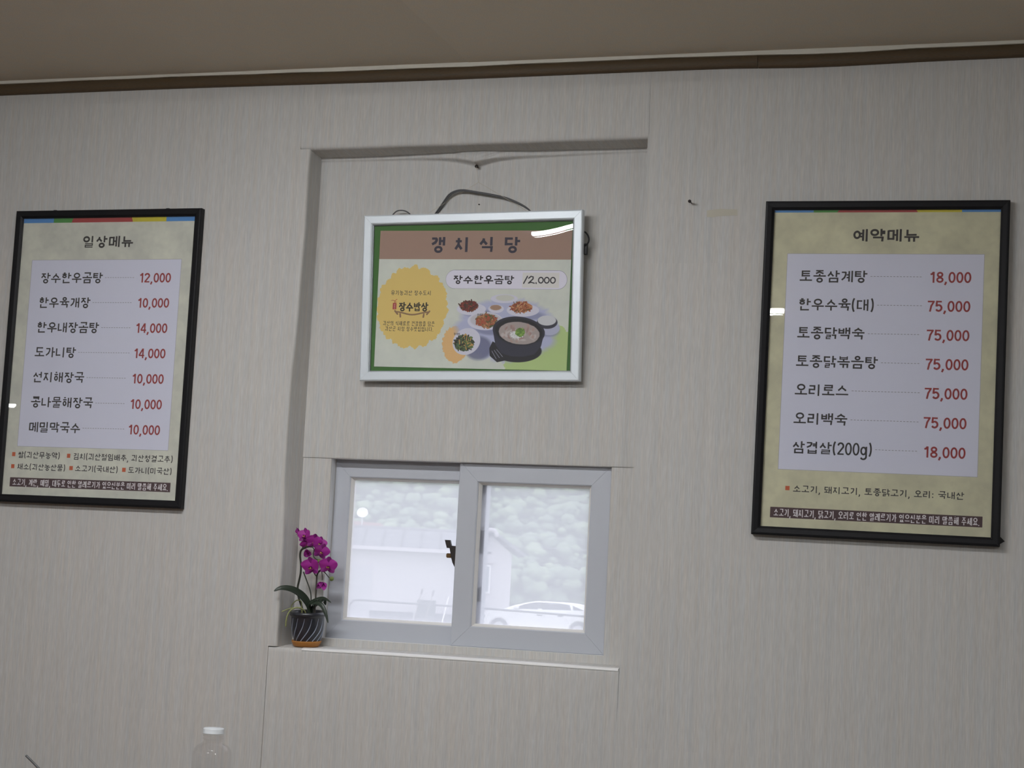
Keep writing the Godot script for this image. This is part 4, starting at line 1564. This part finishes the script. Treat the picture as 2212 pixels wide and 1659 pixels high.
	g.seed = 9
	for k in 46:
		var a := g.randf() * TAU
		var d := sqrt(g.randf()) * 0.88
		blot(U.call(0.752 + cos(a) * 0.100 * d, 0.740 + sin(a) * 0.072 * d), Vector2(g.randf_range(8, 24), g.randf_range(5, 12)), [rgb(196, 186, 182), rgb(168, 134, 126), rgb(186, 158, 148), rgb(208, 202, 200)][g.randi() % 4], 0.8, 5.0, 0.2, k, g.randf() * 3)
	heap(U.call(0.738, 0.752), Vector2(0.030 * w, 0.024 * h), [rgb(226, 228, 230), rgb(238, 240, 240), rgb(210, 214, 214)], 50, 9, 61)
	heap(U.call(0.757, 0.732), Vector2(0.024 * w, 0.030 * h), [rgb(112, 150, 62), rgb(146, 184, 84), rgb(86, 124, 48)], 70, 7, 62)

func _lunch_sign() -> void:
	var t := thing("silver_framed_sign", "silver framed landscape sign with a soup picture, hung in the niche", "sign", Vector3(-1.1100, 1.7425, -0.046))
	t.rotation = Vector3(0.0500, 0, 0.014)
	var hw := 0.2275
	var hh := 0.1665
	var fw := 0.0190
	rails(t, "frame_rail", -hw, hw, -hh, hh, [Vector2(0, 0), Vector2(0, 0.0115), Vector2(0.0014, 0.0135), Vector2(0.003, 0.0142), Vector2(fw - 0.003, 0.0142), Vector2(fw - 0.0006, 0.0125), Vector2(fw, 0.0095), Vector2(fw, 0)], M.silver, 0.0002)
	rails(t, "inner_lip", -hw + fw, hw - fw, -hh + fw, hh - fw, [Vector2(0, 0.003), Vector2(0, 0.0095), Vector2(0.0016, 0.0088), Vector2(0.0016, 0.003)], M.silver_edge, 0.0001)
	box_part("backing_board", Vector3(-hw + 0.003, -hh + 0.003, 0.0005), Vector3(hw - 0.003, hh - 0.003, 0.0045), M.green_board, t)
	var pm := mat(Color.WHITE, 0.7)
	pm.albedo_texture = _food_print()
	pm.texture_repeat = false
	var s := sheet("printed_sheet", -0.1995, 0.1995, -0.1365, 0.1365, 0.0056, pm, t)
	s.rotation.z = -0.022
	s.position = Vector3(0.0028, -0.0051, 0)
	# clear plastic cover, buckled near its upper right corner
	var st := begin(true)
	var rows := []
	for i in 25:
		var row := []
		for j in 37:
			var u := j / 36.0
			var v := i / 24.0
			var x := lerpf(-hw + fw + 0.0005, hw - fw - 0.0005, u)
			var y := lerpf(-hh + fw + 0.0005, hh - fw - 0.0005, v)
			row.append(Vector3(x, y, 0.0074 + _buckle(u, v)))
		rows.append(row)
	surf(st, rows, true)
	part("clear_cover", st, M.glass, t)
	# string up to the nail: two legs that meet in a knot
	st = begin()
	var inv := t.transform.affine_inverse()
	for q in [[Vector3(-1.2242, 1.9060, -0.050), Vector3(-1.1100, 1.9753, -0.052)], [Vector3(-0.9933, 1.9080, -0.050), Vector3(-1.1100, 1.9753, -0.052)], [Vector3(-1.1100, 1.9745, -0.052), Vector3(-1.1158, 2.0055, -0.051)]]:
		tube(st, [inv * q[0], inv * q[1]], 0.00035, 5)
	part("hanging_string", st, M.string, t)
	# twin flat cable looping over the top and its switch at the right edge
	var c := holder("power_cable", t)
	c.transform = inv * Transform3D(Basis(), Vector3(-1.1, 1.9, -0.05))
	c.set_meta("label", "grey twin cable looping up behind the frame")
	var path := [Vector3(-1.215, 1.885, -0.052), Vector3(-1.1956, 1.9100, -0.048), Vector3(-1.180, 1.930, -0.044), Vector3(-1.1663, 1.9467, -0.040), Vector3(-1.1521, 1.954, -0.038), Vector3(-1.1347, 1.9556, -0.037), Vector3(-1.1083, 1.9514, -0.037), Vector3(-1.0791, 1.9463, -0.038), Vector3(-1.05, 1.9402, -0.040), Vector3(-1.0305, 1.9334, -0.043), Vector3(-1.011, 1.9239, -0.047), Vector3(-0.9953, 1.9115, -0.052), Vector3(-0.985, 1.895, -0.056)]
	for k in 2:
		st = begin(true)
		var pts := []
		for v in path:
			pts.append(Vector3(v.x * 1.0046, 1.2 + (v.y - 1.2) * 1.0046, v.z - 0.015) + Vector3(0.0011 if k else -0.0011, -0.0011 if k else 0.0011, 0.0) - Vector3(-1.1, 1.9, -0.05))
		tube(st, curve(pts, 6), 0.0015, 8)
		part("core", st, M.cable, c)
	st = begin(true)
	var loop := []
	for v in [Vector3(-1.298, 1.898, -0.055), Vector3(-1.2912, 1.908, -0.052), Vector3(-1.2797, 1.9174, -0.048), Vector3(-1.2679, 1.9192, -0.047), Vector3(-1.2568, 1.9162, -0.048), Vector3(-1.2486, 1.909, -0.052), Vector3(-1.242, 1.898, -0.055)]:
		loop.append(v - Vector3(-1.1, 1.9, -0.05))
	tube(st, curve(loop, 6), 0.0013, 8)
	part("side_loop", st, M.cable, c)
	st = begin(true)
	var hook := []
	for v in [Vector3(-0.892, 1.872, -0.046), Vector3(-0.883, 1.870, -0.044), Vector3(-0.876, 1.861, -0.041), Vector3(-0.8745, 1.852, -0.040), Vector3(-0.879, 1.845, -0.042), Vector3(-0.886, 1.841, -0.044)]:
		hook.append(v - Vector3(-1.1, 1.9, -0.05))
	tube(st, curve(hook, 5), 0.0017, 8)
	part("cord_end", st, M.black_plastic, c)
	st = begin()
	soft_box(st, Vector3(0.2155, -0.074, 0.000), Vector3(0.2225, -0.052, 0.008), 0.0012)
	part("connector", st, M.black_plastic, c)

func _buckle(u: float, v: float) -> float:
	var x := maxf(0.0, lerpf(-0.2, 0.2, u) - 0.10)
	return 0.62 * x * x * (v * 0.29 - 0.10)

# ---------------------------------------------------------------- orchid on the sill
# a point beside the window from the photograph's measure: metres right of the pot's middle and above the sill
func op(x: float, y: float, z := 0.0) -> Vector3:
	return Vector3((x - 435.0) / 5.183 / 1104.0, (1540.0 - y) / 5.183 / 1104.0, z)

func _orchid() -> void:
	var px := -1.4090
	var pz := -0.034
	var clay := mat(rgb(176, 118, 52), 0.6)
	var sc := thing("plant_saucer", "small orange-brown clay saucer under the orchid pot", "saucer", Vector3(px - 0.0015, SILL + 0.0016, pz))
	sc.rotation.x = 0.06
	var st := begin(true)
	lathe(st, [Vector2(0.0, 0.0), Vector2(0.0235, 0.0), Vector2(0.0255, 0.0012), Vector2(0.0295, 0.0095), Vector2(0.0295, 0.0112), Vector2(0.0280, 0.0115), Vector2(0.0245, 0.0036), Vector2(0.0, 0.0032)], 40)
	part("dish", st, clay, sc)
	var o := thing("potted_orchid", "purple moth orchid in a dark swirled glazed pot on the sill", "plant", Vector3(px, SILL + 0.0050, pz))
	o.rotation = Vector3(0.09, 0, 0.0)
	var glaze := mat(rgb(34, 37, 46), 0.18)
	glaze.clearcoat_enabled = true
	glaze.clearcoat = 0.8
	st = begin(true)
	var prof := [Vector2(0.0, 0.0), Vector2(0.0225, 0.0), Vector2(0.0240, 0.0016), Vector2(0.0272, 0.012), Vector2(0.0310, 0.026), Vector2(0.0322, 0.040), Vector2(0.0325, 0.0500), Vector2(0.0335, 0.0515), Vector2(0.0355, 0.0530), Vector2(0.0362, 0.0560), Vector2(0.0355, 0.0590), Vector2(0.0335, 0.0600), Vector2(0.0315, 0.0590), Vector2(0.0305, 0.0550), Vector2(0.0300, 0.0490), Vector2(0.0, 0.0490)]
	for i in prof.size():
		prof[i] = Vector2(prof[i].x, prof[i].y * 1.09)
	lathe(st, prof, 48)
	part("pot", st, glaze, o)
	# raised pale swirls in the glaze
	var pale := mat(rgb(150, 158, 176), 0.25)
	for k in 14:
		st = begin(true)
		var pts := []
		var rr := []
		for i in 15:
			var q := i / 14.0
			var y := lerpf(0.0535, 0.0020, q)
			var r := 0.0
			for s in range(1, 7):
				if y >= prof[s].y and y <= prof[s + 1].y:
					r = lerpf(prof[s].x, prof[s + 1].x, (y - prof[s].y) / (prof[s + 1].y - prof[s].y))
			var a := TAU * k / 14.0 + 1.05 * pow(smoothstep(0.10, 1.15, q), 1.25) + 0.06 * sin(q * 6.0)
			pts.append(Vector3(cos(a) * r, y, sin(a) * r))
			rr.append(0.0011 * (0.25 + 0.75 * smoothstep(0.0, 0.5, q)))
		tube(st, pts, rr, 5)
		part("glaze_ridge", st, pale, o)
	st = begin(true)
	var moss := []
	var n := FastNoiseLite.new()
	n.seed = 3
	n.frequency = 120.0
	for i in 9:
		var row := []
		for j in 25:
			var a := TAU * j / 24.0
			var r := 0.0300 * i / 8.0
			var v := Vector3(cos(a) * r, 0, sin(a) * r)
			row.append(Vector3(v.x, 0.0565 + 0.004 * n.get_noise_2d(v.x, v.z) + 0.003 * (1.0 - i / 8.0), v.z))
		moss.append(row)
	surf(st, moss, true)
	part("bark", st, mat(rgb(74, 56, 38), 0.9), o)
	var stem_m := mat(rgb(52, 54, 44), 0.55)
	var stem_g := mat(rgb(70, 66, 58), 0.55)
	var leaf_m := mat(rgb(44, 56, 44), 0.42)
	var root_m := mat(rgb(150, 156, 104), 0.6)
	var bud_m := mat(rgb(112, 130, 62), 0.55)
	# stems
	var stems := [
		[[op(350, 1130, -0.004), op(335, 1095, -0.004), op(298, 1010, -0.006), op(280, 920, -0.008), op(296, 830, -0.008), op(318, 740, -0.006), op(318, 640, -0.006), op(308, 550, -0.005), op(322, 490, -0.003), op(370, 455, 0.0), op(450, 430, 0.003)], 0.0021, stem_m],
		[[op(322, 500, -0.004), op(345, 400, -0.006), op(330, 320, -0.006), op(310, 280, -0.004)], 0.0010, stem_m],
		[[op(450, 1090, -0.006), op(448, 1010, -0.008), op(430, 930, -0.009), op(385, 830, -0.010), op(340, 730, -0.010)], 0.0013, stem_m],
		[[op(520, 1120, 0.0), op(524, 1020, 0.0), op(529, 900, 0.0), op(534, 800, 0.001), op(540, 755, 0.002), op(560, 715, 0.003), op(600, 690, 0.004)], 0.0019, stem_g],
		[[op(536, 770, 0.002), op(518, 745, 0.004), op(508, 720, 0.006)], 0.0012, stem_g],
		[[op(590, 690, 0.004), op(640, 715, 0.006), op(690, 760, 0.008), op(715, 778, 0.009)], 0.0010, stem_m],
		[[op(600, 700, 0.004), op(608, 760, 0.004), op(612, 810, 0.005)], 0.0010, stem_m],
		[[op(450, 430, 0.003), op(500, 460, 0.005), op(500, 520, 0.007), op(520, 560, 0.008), op(580, 585, 0.010)], 0.0010, stem_m],
		[[op(590, 690, 0.004), op(640, 670, 0.006), op(690, 650, 0.008)], 0.0010, stem_m],
		[[op(450, 430, 0.003), op(540, 440, 0.003), op(590, 470, 0.005)], 0.0010, stem_m]]
	for i in [0, 2, 3]:
		stems[i][0].push_front(Vector3(stems[i][0][0].x * 0.9, 0.050, stems[i][0][0].z * 0.5))
	for s in stems:
		st = begin(true)
		tube(st, curve(s[0], 5), s[1], 8)
		part("stem", st, s[2], o)
	# leaves: path, half width
	_leaf(o, leaf_m, [op(452, 1150, 0.0), op(432, 1060, 0.004), op(370, 970, 0.014), op(290, 912, 0.028), op(200, 900, 0.040), op(130, 935, 0.046)], 0.0072, Vector3(0.2, 0.5, 1))
	_leaf(o, leaf_m, [op(446, 1150, 0.0), op(475, 1075, 0.006), op(560, 1025, 0.010), op(660, 1003, 0.014), op(760, 1045, 0.018)], 0.0044, Vector3(0, 0.8, 0.7))
	_leaf(o, leaf_m, [op(450, 1150, 0.002), op(490, 1075, 0.010), op(570, 1058, 0.014), op(650, 1090, 0.018), op(700, 1170, 0.020), op(733, 1272, 0.020)], 0.0052, Vector3(0.3, 0.6, 0.8))
	_leaf(o, leaf_m, [op(470, 1150, -0.006), op(530, 1080, -0.010), op(590, 1040, -0.014), op(600, 1100, -0.020)], 0.0060, Vector3(0, 0.7, 0.7))
	for r in [[[op(430, 1165, 0.012), op(400, 1125, 0.020), op(340, 1120, 0.026), op(285, 1165, 0.031), op(262, 1240, 0.034), op(255, 1330, 0.034)], 0.0015], [[op(370, 1150, 0.005), op(320, 1128, 0.012), op(250, 1140, 0.020), op(180, 1172, 0.026)], 0.0012], [[op(355, 1150, 0.0), op(345, 1065, -0.002), op(290, 1052, -0.003), op(240, 1095, -0.002), op(225, 1150, 0.002)], 0.0011]]:
		r[0].push_front(Vector3(r[0][0].x, 0.052, r[0][0].z * 0.5))
		st = begin(true)
		tube(st, curve(r[0], 6), r[1], 7)
		part("air_root", st, root_m, o)
	for b in [[op(585, 592, 0.011), 0.0042, 0.4], [op(738, 782, 0.010), 0.0046, -0.5]]:
		st = begin(true)
		lathe(st, [Vector2(0, -1.1 * b[1]), Vector2(0.6 * b[1], -0.8 * b[1]), Vector2(b[1], -0.1 * b[1]), Vector2(0.8 * b[1], 0.6 * b[1]), Vector2(0.3 * b[1], 1.05 * b[1]), Vector2(0, 1.15 * b[1])], 14)
		var bud := part("bud", st, bud_m, o)
		bud.position = b[0]
		bud.rotation = Vector3(0.2, 0, b[2])
	# flowers: centre, size, facing (yaw, pitch, roll), openness
	var fl := [
		[op(290, 280, -0.004), 0.0115, Vector3(0.2, -1.0, 0.2), 0.75], [op(385, 315, 0.004), 0.0165, Vector3(-0.3, -0.2, 0.1), 0.9],
		[op(395, 410, 0.000), 0.0135, Vector3(0.5, 0.1, 0.3), 0.9], [op(500, 375, 0.005), 0.0170, Vector3(0.1, 0.3, -0.2), 0.95], [op(560, 400, 0.003), 0.0160, Vector3(-0.3, 0.6, -0.3), 0.9],
		[op(600, 480, 0.010), 0.0180, Vector3(0.15, 0.75, -0.35), 0.95], [op(440, 505, 0.010), 0.0125, Vector3(0.2, 0.3, 0.4), 0.45], [op(488, 655, 0.012), 0.0210, Vector3(0.1, -0.1, 0.12), 1.0],
		[op(698, 635, 0.013), 0.0195, Vector3(0.1, 0.35, -0.1), 1.0], [op(610, 832, 0.008), 0.0170, Vector3(1.45, 0.0, 0.15), 0.42]]
	for f in fl:
		_flower(o, f[0], f[1], f[2], f[3])

func _leaf(parent: Node3D, m: Material, path: Array, hw: float, up: Vector3) -> void:
	path.push_front(Vector3(path[0].x, 0.052, path[0].z * 0.5))
	var c := curve(path, 6)
	var top := []
	var bottom := []
	for i in c.size():
		var q := float(i) / (c.size() - 1)
		var d: Vector3 = (c[mini(i + 1, c.size() - 1)] - c[maxi(i - 1, 0)]).normalized()
		var side := d.cross(up).normalized()
		var nrm := side.cross(d).normalized()
		var w := hw * pow(sin(PI * clampf(0.10 + 0.90 * q, 0, 1)), 0.6) * (0.45 + 0.55 * smoothstep(0.0, 0.45, q))
		w = maxf(w, 0.0002)
		var rt := []
		var rb := []
		for k in 7:
			var s := k / 3.0 - 1.0
			var cup := nrm * (absf(s) * absf(s) * w * 0.35)
			rt.append(c[i] + side * s * w + cup + nrm * 0.0005 * (1.0 - s * s))
			rb.append(c[i] + side * s * w + cup - nrm * 0.0005 * (1.0 - s * s))
		top.append(rt)
		bottom.append(rb)
	var st := begin(true)
	surf(st, top)
	surf(st, bottom, true)
	part("leaf", st, m, parent)

func petal(length: float, width: float, cup: float, pinch: float) -> ArrayMesh:
	var st := begin(true)
	var front := []
	var back := []
	for i in 9:
		var q := i / 8.0
		var w := width * pow(maxf(sin(PI * pow(lerpf(0.06, 0.97, q), pinch)), 0.0), 0.62)
		var rf := []
		var rb := []
		for k in 9:
			var s := k / 4.0 - 1.0
			var z := cup * length * (q * q * 0.6 - 0.45 * s * s * (w / width)) + length * 0.02 * sin(s * 5.0 + q * 4.0)
			var v := Vector3(s * w, q * length, z)
			rf.append(v + Vector3(0, 0, 0.00018))
			rb.append(v - Vector3(0, 0, 0.00018))
		front.append(rf)
		back.append(rb)
	surf(st, front, true)
	surf(st, back)
	st.generate_normals()
	return st.commit()

var petals := {}

func _flower(parent: Node3D, at: Vector3, size: float, turn: Vector3, open: float) -> void:
	if petals.is_empty():
		petals.wide = petal(1.0, 0.62, 0.22, 0.62)
		petals.narrow = petal(1.0, 0.40, 0.18, 0.80)
		petals.lip = petal(1.0, 0.42, 0.9, 0.7)
		petals.m1 = mat(rgb(164, 38, 148), 0.6)
		petals.m2 = mat(rgb(132, 24, 122), 0.6)
		petals.m3 = mat(rgb(112, 14, 92), 0.55)
		petals.m4 = mat(rgb(206, 176, 92), 0.6)
		for k in ["m1", "m2"]:
			petals[k].backlight_enabled = true
			petals[k].backlight = Color(0.25, 0.04, 0.22)
			petals[k].rim_enabled = true
			petals[k].rim = 0.3
	var f := holder("flower", parent, at)
	f.rotation = turn
	var fold := (1.0 - open) * 1.35
	for q in [[0.0, "narrow", 0.95], [2.35, "narrow", 0.92], [-2.35, "narrow", 0.92]]:
		var p := mesh_part("sepal", petals[q[1]], petals.m2, f)
		p.transform = Transform3D(Basis(Vector3.BACK, q[0]) * Basis(Vector3.RIGHT, fold + 0.05), Vector3(0, 0, -0.0012)) * Transform3D(Basis.from_scale(Vector3.ONE * size * q[2]), Vector3.ZERO)
	for s in [-1.0, 1.0]:
		var p := mesh_part("petal", petals.wide, petals.m1, f)
		p.transform = Transform3D(Basis(Vector3.BACK, s * 1.22) * Basis(Vector3.RIGHT, fold + 0.10), Vector3.ZERO) * Transform3D(Basis.from_scale(Vector3.ONE * size), Vector3.ZERO)
	var l := mesh_part("lip", petals.lip, petals.m3, f)
	l.transform = Transform3D(Basis(Vector3.BACK, PI) * Basis(Vector3.RIGHT, 0.5), Vector3(0, -size * 0.02, size * 0.1)) * Transform3D(Basis.from_scale(Vector3.ONE * size * 0.52), Vector3.ZERO)
	for s in [-1.0, 1.0]:
		var w := mesh_part("lip", petals.lip, petals.m3, f)
		w.transform = Transform3D(Basis(Vector3.BACK, PI - s * 0.9) * Basis(Vector3.RIGHT, 1.0), Vector3(s * size * 0.05, 0, size * 0.08)) * Transform3D(Basis.from_scale(Vector3.ONE * size * 0.34), Vector3.ZERO)
	if open > 0.5:
		var st := begin(true)
		for s in [-0.06, 0.06]:
			lathe(st, [Vector2(0, -0.10 * size), Vector2(0.07 * size, -0.05 * size), Vector2(0.08 * size, 0.03 * size), Vector2(0, 0.09 * size)], 8, Vector3(s * size, -0.13 * size, 0.26 * size))
		part("column", st, petals.m4, f)

# ---------------------------------------------------------------- nails, tape and marks
func _wall_bits() -> void:
	var a := thing("nail", "rusty nail head pinning loose paper above the silver sign", "nail", Vector3(-1.1160, 2.0075, -0.0600))
	var st := begin(true)
	tube(st, [Vector3(0, 0, -0.012), Vector3(0, 0, 0.006)], 0.0012, 8)
	part("shank", st, M.brass, a)
	st = begin(true)
	tube(st, [Vector3(0, 0, 0.006), Vector3(0, 0, 0.0085)], 0.0034, 12)
	part("head", st, M.dark_metal, a)
	var b := thing("nail", "lone grey nail sticking out of the right wall paper", "nail", Vector3(-0.6665, 1.9140, 0.0))
	st = begin(true)
	tube(st, [Vector3(0, 0, -0.01), Vector3(-0.001, 0.001, 0.014)], 0.0011, 8)
	part("shank", st, M.dark_metal, b)
	st = begin(true)
	tube(st, [Vector3(-0.001, 0.001, 0.014), Vector3(-0.0012, 0.001, 0.0165)], 0.0030, 12)
	part("head", st, M.dark_metal, b)
	var pin := thing("nail", "tiny dark pin in the paper just under the cable loop", "nail", Vector3(-1.1107, 1.9336, NB))
	st = begin(true)
	tube(st, [Vector3(0, 0, -0.004), Vector3(0.0004, -0.0012, 0.003)], 0.0013, 8)
	part("shank", st, M.dark_metal, pin)
	var tape := mat(rgb(192, 187, 170), 0.5)
	st = begin()
	prism(st, PackedVector2Array([Vector2(-0.6373, 1.9005), Vector2(-0.610, 1.9030), Vector2(-0.5800, 1.9015), Vector2(-0.5790, 1.8905), Vector2(-0.615, 1.8890), Vector2(-0.626, 1.8870), Vector2(-0.6367, 1.8880)]), -0.0005, 0.0003)
	tag(part("tape_scrap", st, tape), "yellowed strip of clear tape on the wall beside the lone nail", "tape")

# ---------------------------------------------------------------- table edge: bottle and straw
func _table() -> void:
	var t := thing("dining_table", "brown dining table below the frame carrying the clear bottle", "table", Vector3(-1.7, 0, 0.55))
	var wood := mat(rgb(120, 84, 54), 0.4)
	var st := begin()
	soft_box(st, Vector3(-0.6, 0.69, -0.40), Vector3(0.6, 0.72, 0.40), 0.006)
	part("table_top", st, wood, t)
	for sx in [-0.55, 0.55]:
		for sz in [-0.35, 0.35]:
			st = begin()
			soft_box(st, Vector3(sx - 0.025, 0, sz - 0.025), Vector3(sx + 0.025, 0.69, sz + 0.025), 0.004)
			part("leg", st, wood, t)
	var b := thing("plastic_bottle", "clear empty plastic bottle with a white screw cap", "bottle", Vector3(-1.4338, 0.7205, 0.30))
	var pet := glass(Color(0.62, 0.62, 0.64, 0.07))
	st = begin(true)
	var prof := [Vector2(0.0, 0.004), Vector2(0.022, 0.0), Vector2(0.032, 0.002), Vector2(0.0352, 0.010), Vector2(0.0352, 0.06), Vector2(0.0350, 0.118), Vector2(0.0348, 0.135), Vector2(0.0340, 0.1415), Vector2(0.0318, 0.1475), Vector2(0.0275, 0.1525), Vector2(0.0215, 0.1565), Vector2(0.0180, 0.1590), Vector2(0.0168, 0.1612), Vector2(0.0170, 0.1640), Vector2(0.0186, 0.1648), Vector2(0.0188, 0.1662), Vector2(0.0172, 0.1672), Vector2(0.0168, 0.1690), Vector2(0.0182, 0.1698), Vector2(0.0182, 0.1710), Vector2(0.0166, 0.1718), Vector2(0.0162, 0.1800)]
	lathe(st, prof, 56)
	part("bottle_body", st, pet, b)
	st = begin(true)
	lathe(st, [Vector2(0.0166, 0.1738), Vector2(0.0190, 0.1738), Vector2(0.0192, 0.1745), Vector2(0.0188, 0.1752), Vector2(0.0187, 0.1815), Vector2(0.0182, 0.1832), Vector2(0.0168, 0.1840), Vector2(0.0, 0.1842)], 48)
	part("cap", st, mat(rgb(226, 232, 236), 0.45), b)
	var g := thing("drinking_straw", "thin dark bent straw poking up at the lower left", "straw", Vector3(-1.78, 0.7205, 0.36))
	st = begin(true)
	tube(st, curve([Vector3(0.085, 0.0, 0.0), Vector3(0.075, 0.045, 0.0), Vector3(0.055, 0.075, 0.0), Vector3(0.030, 0.096, 0.0), Vector3(0.006, 0.1135, 0.0)], 6), 0.0021, 10)
	part("tube", st, mat(rgb(92, 94, 96), 0.25), g)
